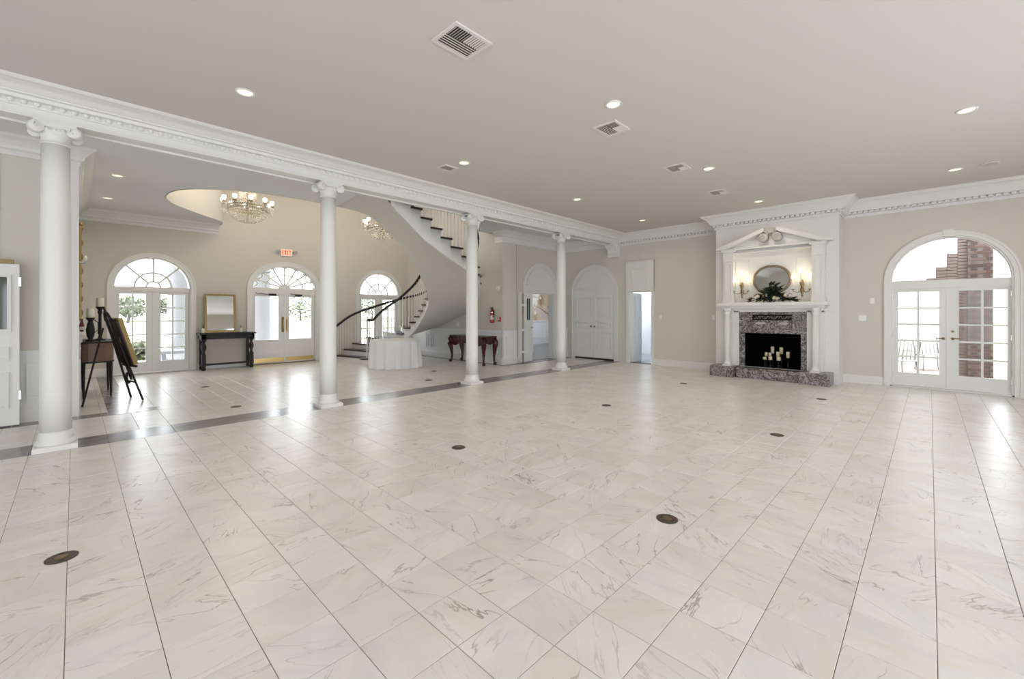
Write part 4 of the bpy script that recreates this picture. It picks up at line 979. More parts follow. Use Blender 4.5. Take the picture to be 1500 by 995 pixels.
def vent(label, x, y, w, d, three=True, rz=0):
    t = thing('air_vent', label, 'air vent', (x, y, ZC), 'air vents in the ceiling'); c = ZC
    B().box((x-w/2, y-d/2, c-.004), (x+w/2, y+d/2, c-.001)).build('backing', mat('vent_dark', (.05, .042, .035), .8), t)
    B().prism([[(x-w/2-.03, y-d/2-.03), (x+w/2+.03, y-d/2-.03), (x+w/2+.03, y+d/2+.03), (x-w/2-.03, y+d/2+.03)], [(x-w/2, y-d/2), (x+w/2, y-d/2), (x+w/2, y+d/2), (x-w/2, y+d/2)]], fZ(c), -.016, -.001).build('frame', mat('vent_frame_paint', (.71, .68, .65), .6), t)
    VS = mat('vent_slat_paint', (.74, .70, .64), .5)
    if three:
        n = 5
        for k in range(n):
            yy = y+(k+.5)*d/2/n
            b = B().box((x-w/2, -.007, -.0012), (x+w/2, .007, .0012)); b.xf(Matrix.Translation((0, yy, c-.011)) @ Matrix.Rotation(.25, 4, 'X')); b.build('slat', VS, t)
        m = 14
        for k in range(m):
            xx = x-w/2+(k+.5)*w/m; s = -1 if k < m/2 else 1
            b = B().box((-.0065, y-d/2, -.0012), (.0065, y-.01, .0012)); b.xf(Matrix.Translation((xx, 0, c-.012)) @ Matrix.Rotation(s*.7, 4, 'Y')); b.build('slat', VS, t)
    else:
        for k in range(6):
            yy = y-d/2+(k+.5)*d/6; b = B().box((x-w/2, -.012, -.0012), (x+w/2, .012, .0012)); b.xf(Matrix.Translation((0, yy, c-.012)) @ Matrix.Rotation(.6, 4, 'X')); b.build('slat', VS, t)
    return t
vent('large louvred air vent nearest the viewer on the ceiling', 2.36, 2.92, .34, .29)
vent('louvred air vent second nearest, below the middle recessed light', 4.81, 2.92, .31, .27)
vent('louvred air vent third along the ceiling', 6.87, 2.95, .3, .26)
vent('louvred air vent farthest along, toward the fireplace', 8.83, 2.97, .3, .26)
vent('small air vent by the beam, above the third column', 4.25, 5.62, .2, .16, False)
t = thing('ceiling_speaker', 'small round ceiling speaker near the patio doors', 'speaker', (10.15, -.68, ZC))
B().lathe([(.11, -.001), (.11, -.008), (.1, -.012)], (10.15, -.68, ZC), 24).build('rim', WHITE, t)
B().lathe([(.1, -.0125), (.05, -.016), (.001, -.017)], (10.15, -.68, ZC), 24, cap=False).build('grille', mat('speaker_grille', (.5, .48, .46), .6), t)

# floor outlets
def outlet(label, x, y, r=.075):
    t = thing('floor_outlet', label, 'floor outlet', (x, y, 0), 'round bronze floor outlets')
    B().lathe([(r, .0005), (r, .004), (r*.9, .006), (r*.86, .005)], (x, y, 0), 28).build('cover', DARKBRASS, t)
    B().lathe([(r*.42, .0052), (r*.42, .0068), (r*.36, .0072)], (x, y, 0), 20).build('screw_cap', OLDBRASS, t)
    for s in (-1, 1): B().box((x-.012, y+s*r*.62-.003, .005), (x+.012, y+s*r*.62+.003, .0066)).build('slot', IRON, t)
for lab, x, y in (('round bronze floor outlet at the far left of the foreground', -.055, 3.8), ('round bronze floor outlet nearest the viewer right of centre', 3.01, 1.365), ('round bronze floor outlet below the third column', 2.985, 3.75),
                  ('round bronze floor outlet in mid floor, before the double door', 6.02, 3.745), ('round bronze floor outlet in front of the fireplace at mid distance', 6.02, 1.34), ('round bronze floor outlet just before the right hearth block', 9.05, 1.345),
                  ('round bronze floor outlet before the left hearth block', 9.02, 3.735), ('round floor outlet in the hall just beyond the dark border strip', 1.8, 7.92), ('round floor outlet in the hall before the console table', 1.84, 10.48),
                  ('round floor outlet in the hall between second and third columns', 5.51, 7.98), ('round floor outlet in the hall beside the draped round table', 6.45, 9.1)):
    outlet(lab, x, y)

# ------------------------------------------------------------------ chandeliers
def chandelier():
    t = thing('chandelier', '', 'chandelier', group='crystal chandeliers in the stairwell')
    CR = crystal()
    B().tube([(0, 0, .45), (0, 0, 2.9)], .012, 6).build('chain', OLDBRASS, t)
    B().lathe([(.02, 2.85), (.08, 2.87), (.1, 2.93)], n=16).build('ceiling_rose', GOLD, t)
    B().lathe([(.001, -.36), (.02, -.34), (.012, -.1), (.03, 0), (.015, .2), (.03, .45), (.02, .5)], n=10, cap=False).build('stem', GOLD, t)
    b = B()
    for k in range(2):
        rows = []
        for i in range(33):
            a = 2*PI*i/32; rows.append([((r)*math.cos(a), r*math.sin(a), z) for r, z in ((.385, -.075+.06*k), (.405, -.075+.06*k), (.405, -.045+.06*k), (.385, -.045+.06*k))])
        b.ribbon(rows, False, closed=True)
    b.build('ring', GOLD, t)
    # crystal basket below
    bk = B(); random.seed(5)
    for j in range(8):
        ph = j/8*PI/2; R = .4*math.cos(ph); z = -.08-.28*math.sin(ph); n = max(6, int(2*PI*R/.042))
        for i in range(n):
            a = 2*PI*(i+.5*(j % 2))/n; bk.sphere((R*math.cos(a), R*math.sin(a), z), .019, 5, 4, (1, 1, 1.35))
    bk.build('crystal_basket', CR, t, kind='stuff')
    cr = B()
    for j in range(9):
        z = .14+j*.033; n = 22
        for i in range(n):
            a = 2*PI*(i+.5*(j % 2))/n; cr.sphere((.165*math.cos(a), .165*math.sin(a), z), .015, 5, 4, (1, 1, 1.3))
    cr.build('crystal_crown', CR, t, kind='stuff')
    sw = B()
    for i in range(20):
        a = 2*PI*i/20
        for q in range(7):
            s = q/6; r = .17+(.33)*s; z = .14-.1*s-.1*math.sin(PI*s); sw.sphere((r*math.cos(a), r*math.sin(a), z), .013, 5, 4)
    sw.build('crystal_swags', CR, t, kind='stuff')
    for i in range(10):
        a = 2*PI*(i+.3)/10; x, y = math.cos(a), math.sin(a)
        ar = B().tube([(.38*x, .38*y, -.04), (.44*x, .44*y, -.09), (.5*x, .5*y, -.05), (.5*x, .5*y, .03)], .008, 6)
        ar.lathe([(.01, .02), (.045, .035), (.05, .045), (.012, .047)], (.5*x, .5*y, 0), 12); arm = ar.build('arm', GOLD, t)
        B().lathe([(.014, .04), (.014, .09)], (.5*x, .5*y, 0), 8).build('candle_tube', MATS['candle_ivory'], arm)
        B().lathe([(.016, .085), (.04, .1), (.048, .135), (.042, .165), (.03, .17)], (.5*x, .5*y, 0), 12, cap=True).build('shade', emis('chandelier_shade', (1, .94, .84), 3), arm)
        dr = B()
        for q in range(7):
            b_ = a+(q-3)*.09
            for h in range(4): dr.sphere((.52*math.cos(b_), .52*math.sin(b_), .02-h*.036-.01*abs(q-3)), .012, 5, 4, (1, 1, 1.5))
        dr.build('crystal_drops', CR, t, kind='stuff')
    l = bpy.data.lights.new('chandelier_light', 'POINT'); l.energy = 46; l.color = (1, .87, .68); l.shadow_soft_size = .3
    o = bpy.data.objects.new('chandelier_light', l); COL.objects.link(o); o.parent = t; o.location = (0, 0, .75)
    return t
ch = chandelier(); ch['label'] = 'lit crystal chandelier hanging in the rounded ceiling opening'; ch.location = (2.83, 11.4, 3.97)
copy_tree(ch, loc=(6.2, 11.25, 3.97), label='lit crystal chandelier half hidden behind the curved stair')

# ------------------------------------------------------------------ hall furniture
# round table under a white cloth
RX, RY = 6.23, 10.62
t = thing('round_table', 'round folding table hidden under the floor-length white cloth', 'table', (RX, RY, 0))
B().lathe([(.58, .715), (.58, .74)], (RX, RY, 0), 40).build('tabletop', BROWNWOOD, t)
for k in range(4):
    a = PI/4+k*PI/2; B().tube([(RX+.45*math.cos(a), RY+.45*math.sin(a), 0), (RX+.45*math.cos(a), RY+.45*math.sin(a), .73)], .015, 6).build('leg', IRON, t)
tc = B(); drape(tc, (RX, RY, 0), .655, .757, amp=.045, folds=15, n=220, flare=.04)
o = tc.build('tablecloth', CLOTH); tag(o, 'floor-length white cloth pleated round the table at the stair foot', 'tablecloth')
# red mahogany side table with cabriole legs
X0, X1, Y0, Y1 = 8.06, 8.55, 9.0, 10.52
t = thing('side_table', 'dark red mahogany side table with carved cabriole legs by the stair wall', 'table', ((X0+X1)/2, (Y0+Y1)/2, 0))
B().frus((X0-.03, Y0-.03, .79), (X1, Y1+.03, .825), .012).build('tabletop', REDWOOD, t)
ap = [(Y0, .79), (Y0, .6)]+[(Y0+(Y1-Y0)*k/20, .6-.09*max(0, math.sin(PI*k/20*3-.2))*abs(math.sin(PI*k/20*3))-.015*math.cos(k)) for k in range(1, 20)]+[(Y1, .6), (Y1, .79)]
B().prism([ap], fX(X0), 0, .03).build('apron', REDWOOD, t)
for y in (Y0, Y1-.03): B().prism([[(X0, .79), (X0, .64), ((X0+X1)/2, .58), (X1, .64), (X1, .79)]], fY(y), 0, .03).build('apron', REDWOOD, t)
for yy in ((Y0+Y1)/2-.4, (Y0+Y1)/2, (Y0+Y1)/2+.4): B().lathe([(.05, -.004), (.035, -.018), (.001, -.022)], (X0, yy, .64), 10, axis='x', cap=False, sq=(1, 1)).build('carved_shell', REDWOOD, t)
for sx, x in ((-1, X0+.03), (1, X1-.05)):
    for sy, y in ((-1, Y0+.03), (1, Y1-.03)):
        lg = B(); kx, ky = -.03 if sx < 0 else .0, sy*.045
        lg.tube([(x, y, .76), (x+kx*.8, y+ky*.8, .68), (x+kx*1.1, y+ky*1.1, .58), (x+kx*.3, y+ky*.3, .42), (x-kx*.2, y-ky*.2, .24), (x, y, .1), (x+kx*.6, y+ky*.6, .06)], [.065, .088, .082, .056, .036, .028, .038], 10)
        lg.sphere((x+kx*.8, y+ky*.8, .048), .047, 10, 8)
        lo = lg.build('leg', REDWOOD, t)
        for q in range(4):
            a = q*PI/2+.6; B().tube([(x+kx*.6+.02*math.cos(a), y+ky*.6+.02*math.sin(a), .085), (x+kx*.8+.044*math.cos(a), y+ky*.8+.044*math.sin(a), .045), (x+kx*.8+.04*math.cos(a), y+ky*.8+.04*math.sin(a), .008)], .008, 5).build('claw', REDWOOD, lo)
# fire extinguisher, pull station, strobe, switches
yx, xx = 9.17, TX-.075
t = thing('fire_extinguisher', 'red fire extinguisher hung on the wall above the side table', 'fire extinguisher', (TX, yx, 1.22))
B().lathe([(.045, 1.2), (.055, 1.21), (.057, 1.24), (.057, 1.5), (.045, 1.55), (.022, 1.575)], (xx, yx, 0), 20).build('cylinder', RED, t)
B().lathe([(.058, 1.3), (.058, 1.42)], (xx, yx, 0), 20, cap=False).build('label_band', mat('pale_label', (.7, .66, .6), .5), t)
B().lathe([(.024, 1.575), (.024, 1.61), (.015, 1.62)], (xx, yx, 0), 12).build('valve', IRON, t)
hd = B().box((xx-.012, yx-.02, 1.615), (xx+.012, yx+.09, 1.63)); hd.box((xx-.012, yx-.02, 1.645), (xx+.012, yx+.08, 1.66)); hd.box((xx-.014, yx-.025, 1.6), (xx+.014, yx, 1.665)); hd.build('handle', IRON, t)
B().tube([(xx, yx-.02, 1.61), (xx-.02, yx-.08, 1.58), (xx-.03, yx-.085, 1.48), (xx-.03, yx-.075, 1.36)], .011, 8).build('hose', IRON, t)
B().lathe([(.057+.012, 1.5), (.057+.012, 1.52)], (xx, yx, 0), 20, cap=False).build('bracket_strap', STEEL, t); B().box((TX-.02, yx-.03, 1.25), (TX-.001, yx+.03, 1.58)).build('bracket', STEEL, t)
ys = 8.93
t = thing('fire_alarm_pull', 'small red fire alarm pull station beside the extinguisher', 'fire alarm', (TX, ys, 1.3))
B().box((TX-.04, ys-.05, 1.24), (TX-.001, ys+.05, 1.38)).build('housing', RED, t); B().box((TX-.052, ys-.035, 1.29), (TX-.04, ys+.035, 1.315)).build('pull_bar', PAPER, t); B().box((TX-.043, ys-.03, 1.335), (TX-.04, ys+.03, 1.36)).build('label_strip', PAPER, t)
t = thing('alarm_strobe', 'small white alarm strobe high on the stair wall by the pier', 'alarm', (TX, ys, 2.2))
B().box((TX-.05, ys-.07, 2.13), (TX-.001, ys+.07, 2.27)).build('housing', PAPER, t); B().lathe([(.035, -.05), (.03, -.075), (.001, -.085)], (TX, ys, 2.2), 12, axis='x', cap=False).build('strobe_lens', mat('strobe_lens', (.75, .72, .6), .2), t)
def switch(label, fn, u, z, out, w=.075):
    p = Vector(fn(u, z, 0)); t = thing('light_switch', label, 'light switch', p, 'white wall plates')
    B().prism([[(u-w/2, z-.06), (u+w/2, z-.06), (u+w/2, z+.06), (u-w/2, z+.06)]], fn, out*.001, out*.008).build('plate', PAPER, t)
    for k in ((-.02, .02) if w > .1 else (0,)): B().prism([[(u+k-.006, z-.012), (u+k+.006, z-.012), (u+k+.006, z+.012), (u+k-.006, z+.012)]], fn, out*.007, out*.018).build('toggle', PAPER, t)
switch('white wall plate under the stair soffit', fX(TX), 10.85, 1.12, -1, .12)
switch('white light switch between the chimney breast and the patio doors', fX(WX), 1.02, 1.39, -1, .12)
switch('white thermostat plate higher on the wall left of the patio doors', fX(WX), .86, 1.75, -1)
switch('white wall plate right of the narrow door ajar', fX(WX), 5.5, 1.38, -1)
switch('white wall plate just left of the chimney breast', fX(WX), 4.05, 1.38, -1)
# exit sign with emergency lamps
ex, ez = 4.43, 3.295
t = thing('exit_sign', 'lit EXIT sign with emergency lamps above the entrance doors', 'exit sign', (ex, FY, ez))
B().box((ex-.16, FY-.06, ez-.1), (ex+.16, FY-.001, ez+.1)).build('housing', PAPER, t)
B().box((ex-.15, FY-.064, ez-.09), (ex+.15, FY-.06, ez+.09)).build('face', emis('exit_face', (1, .55, .4), .3), t)
LR = emis('exit_red', (1, .02, .005), .8)
def letter(ch, x):
    b = B(); y0, y1 = FY-.069, FY-.064; h = .062; w = .045; s = .016
    bx = lambda a, c, d, e: b.box((x+a, y0, ez+c), (x+d, y1, ez+e))
    if ch == 'E': bx(0, -h, s, h); bx(0, h-s, w, h); bx(0, -s/2, w*.85, s/2); bx(0, -h, w, -h+s)
    if ch == 'I': bx(w/2-s/2, -h, w/2+s/2, h)
    if ch == 'T': bx(w/2-s/2, -h, w/2+s/2, h); bx(-.004, h-s, w+.004, h)
    if ch == 'X':
        for q in (1, -1): b.prism([[(x if q > 0 else x+w, ez-h), ((x+s) if q > 0 else x+w-s, ez-h), (x+w if q > 0 else x, ez+h), (x+w-s if q > 0 else x+s, ez+h)]], fY(0), y0, y1)
    b.build('letter', LR, t, label='red letter '+ch)
for i, c_ in enumerate('EXIT'): letter(c_, ex-.125+i*.066)
for s in (-1, 1):
    B().tube([(ex+s*.16, FY-.03, ez+.02), (ex+s*.22, FY-.04, ez+.02)], .012, 6).build('lamp_arm', IRON, t)
    B().lathe([(.03, .0), (.05, -.05), (.052, -.06)], (ex+s*.25, FY-.03, ez+.02), 14, axis='y').build('emergency_lamp', mat('grey_lamp', (.35, .35, .34), .4), t)
# console table against the entrance wall
X0, X1, Y0, Y1, H = 2.26, 3.46, 13.3, 13.74, .97
t = thing('console_table', 'black console table with turned front legs between entrance doors', 'table', ((X0+X1)/2, (Y0+Y1)/2, 0))
B().frus((X0-.04, Y0-.04, H-.035), (X1+.04, Y1, H), .01).build('tabletop', BLACKWOOD, t)
B().box((X0, Y0, H-.16), (X1, Y1, H-.035)).build('frieze', BLACKWOOD, t)
for k in range(9): B().box((X0+.1+k*.122, Y0-.012, H-.13), (X0+.17+k*.122, Y0, H-.065)).build('carved_block', BLACKWOOD, t)
for x in (X0+.06, X1-.06):
    lg = B().box((x-.05, Y0, H-.2), (x+.05, Y0+.1, H-.035))
    lg.lathe([(.03, .24), (.045, .26), (.035, .3), (.04, .34), (.045, .38)], (x, Y0+.05, 0), 14); lg.box((x-.045, Y0+.005, .2), (x+.045, Y0+.095, .42))
    lg.lathe([(.03, .42), (.045, .44), (.025, .47), (.04, .52), (.058, .58), (.058, .64), (.035, .70), (.022, .72), (.045, .74), (.03, .77)], (x, Y0+.05, 0), 16)
    lg.box((x-.05, Y0, .11), (x+.05, Y0+.1, .2)); lg.lathe([(.03, 0.001), (.05, .03), (.05, .08), (.03, .11)], (x, Y0+.05, 0), 14); lg.build('turned_leg', BLACKWOOD, t)
    lb_ = B().box((x-.03, Y1-.06, .1), (x+.03, Y1, H-.16)); lb_.lathe([(.02, .001), (.036, .03), (.036, .07), (.02, .1)], (x, Y1-.04, 0), 12); lb_.build('rear_leg', BLACKWOOD, t)
    B().box((x-.035, Y0+.05, .11), (x+.035, Y1-.02, .15)).build('side_stretcher', BLACKWOOD, t)
B().box((X0+.06, Y0+.16, .12), (X1-.06, Y1-.1, .155)).build('lower_shelf', BLACKWOOD, t)
t = thing('framed_mirror', 'rectangular gilt-framed mirror standing on the black console table', 'mirror', (2.74, 13.66, H))
fnm = lambda u, w, k: (u, 13.6+k+(w-H)*.07, w)
B().prism([[(2.39, H+.001), (3.1, H+.001), (3.1, 2.0), (2.39, 2.0)], [(2.44, H+.06), (3.05, H+.06), (3.05, 1.95), (2.44, 1.95)]], fnm, 0, .04).build('frame', GOLD, t)
B().prism([[(2.43, H+.05), (3.06, H+.05), (3.06, 1.96), (2.43, 1.96)]], fnm, .015, .03).build('mirror_glass', MIRROR, t)
panel_frame(B(), 2.425, 3.065, H+.045, 1.965, fnm, -.01, .002, .012).build('inner_bead', GOLD, t)
for x, lab in ((2.33, 'small white dispenser bottle left of the gilt mirror'), (3.18, 'small white dispenser bottle right of the gilt mirror')):
    t = thing('dispenser_bottle', lab, 'bottle', (x, 13.45, H), 'small bottles on the console')
    B().lathe([(.033, H+.001), (.036, H+.01), (.036, H+.1), (.02, H+.125), (.014, H+.13)], (x, 13.45, 0), 14).build('bottle', mat('cream_bottle', (.75, .72, .6), .35), t)
    pm = B().lathe([(.016, H+.125), (.016, H+.15), (.006, H+.155), (.006, H+.19)], (x, 13.45, 0), 10); pm.tube([(x, 13.45, H+.19), (x-.035, 13.42, H+.185)], .006, 6); pm.build('pump', IRON, t)
# walnut side table by the left wall with candlesticks
X0, X1, Y0, Y1, H = LX+.06, .50, 10.45, 11.7, .99
t = thing('hall_table', 'brown bow-ended side table against the left hall wall', 'table', ((X0+X1)/2, (Y0+Y1)/2, 0))
pl = [(X0, Y0+.02)]+[(X0+(X1-X0)*math.sin(k/8*PI/2), Y0+.18*(1-math.cos(k/8*PI/2))-.0) for k in range(1, 9)]+[(X1, Y1-.18)]+[(X0+(X1-X0)*math.cos(k/8*PI/2), Y1-.18+.18*math.sin(k/8*PI/2)) for k in range(1, 8)]+[(X0, Y1)]
cxm, cym = (X0+X1)/2, (Y0+Y1)/2
B().prism([[(cxm+(x-cxm)*1.06, cym+(y-cym)*1.02) for x, y in pl]], fZ(H), -.03, 0).build('tabletop', BLACKWOOD, t)
B().prism([pl], fZ(H), -.36, -.03).build('apron', BROWNWOOD, t)
B().prism([[(cxm+(x-cxm)*1.03, cym+(y-cym)*1.012) for x, y in pl]], fZ(H-.36), -.015, .01).build('apron_bead', BLACKWOOD, t)
for x, y in ((X0+.02, Y0+.03), (X1-.04, Y0+.1), (X0+.02, Y1-.04), (X1-.04, Y1-.2)):
    B().tube([(x, y, H-.36), (x, y, .08), (x, y, 0.001)], [.026, .017, .013], 8).build('leg', BLACKWOOD, t)
def candlestick(label, x, y, h, jug):
    t = thing('candlestick', label, 'candlestick', (x, y, H), 'candlesticks on the hall table'); z = H
    if jug:
        B().lathe([(.06, z+.001), (.065, z+.02), (.03, z+.04), (.05, z+.1), (.06, z+.2), (.045, z+.3), (.03, z+.36), (.055, z+.4), (.065, z+.42)], (x, y, 0), 14).build('stand', IRON, t)
        B().tube([(x+.05, y, z+.15), (x+.1, y-.01, z+.2), (x+.1, y-.01, z+.33), (x+.05, y, z+.38)], .009, 6).build('handle', IRON, t)
    else:
        B().lathe([(.075, z+.001), (.08, z+.02), (.03, z+.04), (.02, z+.1), (.035, z+.14), (.022, z+.2), (.022, z+h-.14), (.035, z+h-.1), (.025, z+h-.06), (.055, z+h-.02), (.06, z+h)], (x, y, 0), 14).build('stand', IRON, t)
    B().lathe([(.05, z+h), (.052, z+h+.01), (.052, z+h+.16), (.045, z+h+.165), (.02, z+h+.16)], (x, y, 0), 18).build('candle', mat('cream_wax', (.82, .78, .66), .5), t)
    B().tube([(x, y, z+h+.15), (x, y, z+h+.18)], .002, 5).build('wick', IRON, t)
candlestick('squat black jug candlestick with a cream candle on the hall table', .2, 10.75, .42, True)
candlestick('tall slim black candlestick with a cream candle on the hall table', .33, 10.95, .62, False)
# mantel shelf, gilt mirror and small vase on the side wall
t = thing('hall_mantel', 'white marble mantel shelf seen edge-on on the left hall wall', 'mantel', (LX, 11.0, 0))
B().frus((LX, 9.75, 1.14), (LX+.1, 11.9, 1.19), .008).build('shelf', WHITE, t)
B().box((LX, 9.85, 1.02), (LX+.06, 11.8, 1.14)).build('frieze', WHITE, t)
for y in (9.86, 11.6): B().box((LX, y, 0), (LX+.045, y+.18, 1.02)).build('jamb', WHITE, t)
B().box((LX+.001, 10.04, .0), (LX+.02, 11.6, .95)).build('firebox', BLACK, t)
t = thing('gilt_wall_mirror', 'tall ornate gilt mirror frame seen edge-on on the left hall wall', 'mirror', (LX, 11.0, 1.4))
B().prism([[(10.35, 1.36), (11.7, 1.36), (11.7, 2.98), (11.4, 3.06), (11.02, 3.12), (10.65, 3.06), (10.35, 2.98)], [(10.47, 1.48), (11.58, 1.48), (11.58, 2.9), (10.47, 2.9)]], fX(LX), .002, .055).build('frame', GOLD, t)
B().box((LX+.003, 10.47, 1.48), (LX+.015, 11.58, 2.9)).build('mirror_glass', MIRROR, t)
for k in range(7): B().sphere((LX+.05, 10.41, 1.5+k*.24), .035, 8, 6, (.8, .8, 1.6)).build('leaf_boss', GOLD, t)
for y in (10.5, 11.02, 11.5): B().sphere((LX+.05, y, 3.02), .05, 8, 6, (.6, 1.5, 1)).build('leaf_boss', GOLD, t)
t = thing('wall_sconce', 'small white wall sconce on the left hall wall', 'sconce', (LX, 10.15, 2.35))
B().lathe([(.04, .001), (.04, .012), (.012, .02)], (LX, 10.15, 2.35), 12, axis='x').build('backplate', PAPER, t); B().tube([(LX+.01, 10.15, 2.35), (LX+.09, 10.15, 2.33), (LX+.1, 10.15, 2.38)], .01, 6).build('arm', PAPER, t); B().lathe([(.02, 2.38), (.025, 2.42), (.01, 2.46)], (LX+.1, 10.15, 0), 10).build('bulb', mat('opal_bulb', (.85, .84, .8), .3), t)
t = thing('mantel_vase', 'small dark red vase on the hall mantel shelf', 'vase', (LX+.055, 10.0, 1.19))
B().lathe([(.02, 1.191), (.03, 1.22), (.036, 1.28), (.02, 1.34), (.014, 1.38), (.02, 1.4)], (LX+.055, 10.0, 0), 12).build('body', mat('dark_red_glaze', (.14, .02, .03), .25), t); B().lathe([(.031, 1.215), (.037, 1.27)], (LX+.0555, 10.0, 0), 12, cap=False).build('pale_band', mat('pale_glaze', (.7, .62, .6), .3), t)
# easel with framed picture
f1, f2, bk = Vector((.70, 10.12, 0.005)), Vector((.82, 9.62, .005)), Vector((.085, 9.6, .005))
ap_ = Vector((.36, 9.72, 1.50)); side = (f1-f2).normalized(); mid = (f1+f2)/2
t = thing('easel', 'black wooden easel holding a framed picture by the left wall', 'easel', (.5, 9.8, 0))
for q, s in ((f1, 1), (f2, -1)): B().tube([q, ap_+side*.06*s], .017, 6).build('leg', BLACKWOOD, t)
B().tube([bk, ap_+Vector((-.03, 0, -.25))], .015, 6).build('rear_leg', BLACKWOOD, t)
lean = (ap_-mid).normalized()
def onE(u, h, o=0):   # u along the width, h up the front legs, o out of the plane
    nrm = side.cross(lean).normalized(); nrm = nrm if nrm.x > 0 else -nrm
    return mid+side*u+lean*h+nrm*o
B().tube([onE(-.2, .33, .0), onE(.2, .33, .0)], .014, 6).build('crossbar', BLACKWOOD, t)
cr = B().tube([onE(-.28, .6, .06), onE(.28, .6, .06)], .022, 6); cr.tube([onE(0, .35, .02), onE(0, .62, .02)], .02, 6); cr.build('picture_ledge', BLACKWOOD, t)
fn_ = B().tube([onE(-.12, 1.42, .0), onE(-.06, 1.53, .0), onE(0, 1.58, 0), onE(.06, 1.53, 0), onE(.12, 1.42, 0)], .022, 6); fn_.tube([onE(0, 1.5, 0), onE(0, 1.66, 0)], .016, 6); fn_.build('carved_crest', BLACKWOOD, t)
B().tube([onE(-.05, .5, -.02), onE(-.02, .42, -.04), onE(.03, .36, -.03), onE(0, .3, -.02)], .018, 6).build('adjuster', BLACKWOOD, t)
t = thing('framed_picture', 'gilt-framed picture resting on the black easel, seen from its side', 'picture', tuple(onE(0, .63, .09)))
def slab(b, u0, u1, h0, h1, o0, o1):
    P = [onE(u, h, o) for o in (o0, o1) for u, h in ((u0, h0), (u1, h0), (u1, h1), (u0, h1))]
    return b.add(P, [(3, 2, 1, 0), (4, 5, 6, 7), (0, 1, 5, 4), (1, 2, 6, 5), (2, 3, 7, 6), (3, 0, 4, 7)])
b = B()
for a in ((-.28, -.21, .63, 1.44), (.21, .28, .63, 1.44), (-.21, .21, .63, .7), (-.21, .21, 1.37, 1.44)): slab(b, *a, .04, .1)
b.build('frame', GOLD, t)
slab(B(), -.27, .27, .64, 1.43, .025, .04).build('backing', DARKWOOD, t); slab(B(), -.21, .21, .7, 1.37, .04, .065).build('canvas', mat('painted_canvas', (.3, .24, .17), .6, var=.6, vscale=6), t)
slab(B(), -.375, .375, .625, 1.525, .118, .128) if False else None
slab(B(), -.12, -.02, 1.02, 1.12, .022, .03).build('paper_label', mat('old_label', (.6, .52, .36), .7), t)

# ------------------------------------------------------------------ outdoors
GRASS = mat('sunlit_grass', (.36, .36, .22), .9, var=.25, vscale=1.2)
PAVE = mat('pale_paving', (.6, .6, .6), .85, var=.1, vscale=4)
lawn = B().box((-90, FY+4.2, -.35), (140, 200, -.2)).build('lawn', GRASS); lawn['kind'] = 'structure'; lawn['label'] = 'bright lawn outside the entrance doors'
road = B().box((-90, 44, -.21), (140, 50, -.195)).build('driveway', PAVE); struct(road, 'pale driveway crossing the lawn')
porch = B().box((-8, FY+.2, -.3), (18, FY+4.2, -.03)).build('porch_floor', PAVE); struct(porch, 'pale paved porch outside the entrance')
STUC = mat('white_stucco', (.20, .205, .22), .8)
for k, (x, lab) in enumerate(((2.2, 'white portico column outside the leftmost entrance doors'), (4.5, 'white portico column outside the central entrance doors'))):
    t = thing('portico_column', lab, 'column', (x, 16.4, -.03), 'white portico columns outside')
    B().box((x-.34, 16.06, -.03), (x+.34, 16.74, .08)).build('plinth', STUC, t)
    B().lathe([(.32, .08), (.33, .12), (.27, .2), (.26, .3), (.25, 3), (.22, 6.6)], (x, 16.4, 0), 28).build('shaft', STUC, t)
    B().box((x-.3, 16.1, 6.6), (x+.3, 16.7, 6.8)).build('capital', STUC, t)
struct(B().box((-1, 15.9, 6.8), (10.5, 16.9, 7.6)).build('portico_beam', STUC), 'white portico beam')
t = thing('stone_bench', 'low white stone bench outside the leftmost entrance doors', 'bench', (2.0, 15.2, -.03))
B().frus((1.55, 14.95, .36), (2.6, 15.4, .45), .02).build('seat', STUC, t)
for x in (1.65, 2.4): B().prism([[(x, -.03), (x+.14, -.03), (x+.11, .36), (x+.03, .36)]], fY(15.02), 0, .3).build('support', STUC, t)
LG = mat('pale_foliage', (.085, .10, .055), .8, var=.4, vscale=2); BARK = mat('bark', (.10, .085, .07), .9)
def tree(label, x, y, h, r, seed):
    random.seed(seed); t = thing('broadleaf_tree', label, 'tree', (x, y, -.2), 'trees beyond the lawn')
    tr = B().tube([(x, y, -.2), (x+.1, y, h*.3), (x, y+.1, h*.55)], [.22, .16, .1], 8)
    for k in range(5):
        a = k*1.3; tr.tube([(x, y, h*(.3+.04*k)), (x+r*.5*math.cos(a), y+r*.5*math.sin(a), h*(.55+.05*k))], [.08, .03], 6)
    tr.build('trunk', BARK, t)
    cr = B()
    for k in range(900):
        a, b_ = random.uniform(0, 2*PI), random.uniform(-1, 1); rr = r*(random.random()**.4); s = math.sqrt(1-b_*b_)
        c = Vector((x+rr*s*math.cos(a), y+rr*s*math.sin(a), h*.68+rr*b_*.62)); q = .22+random.random()*.2
        u = Vector((random.gauss(0, 1), random.gauss(0, 1), random.gauss(0, 1))).normalized(); v = u.orthogonal().normalized()
        cr.add([c-u*q, c+v*q*.5, c+u*q, c-v*q*.5], [(0, 1, 2, 3)])
    cr.build('crown', LG, t, kind='stuff')
tree('green tree seen through the right leaf of the central entrance doors', 33.3, 95, 4.4, 5, 1)
tree('green tree seen through the left leaf of the central entrance doors', 24.5, 99, 4.2, 2.6, 2)
tree('distant green tree seen through the left leaf of the leftmost doors', 6.2, 95, 3.6, 3, 3)
tree('distant green tree seen through the right leaf of the leftmost doors', 12.2, 97, 4, 2.6, 4)
tree('distant green tree behind the stair doors', 49, 94, 5, 4, 5)
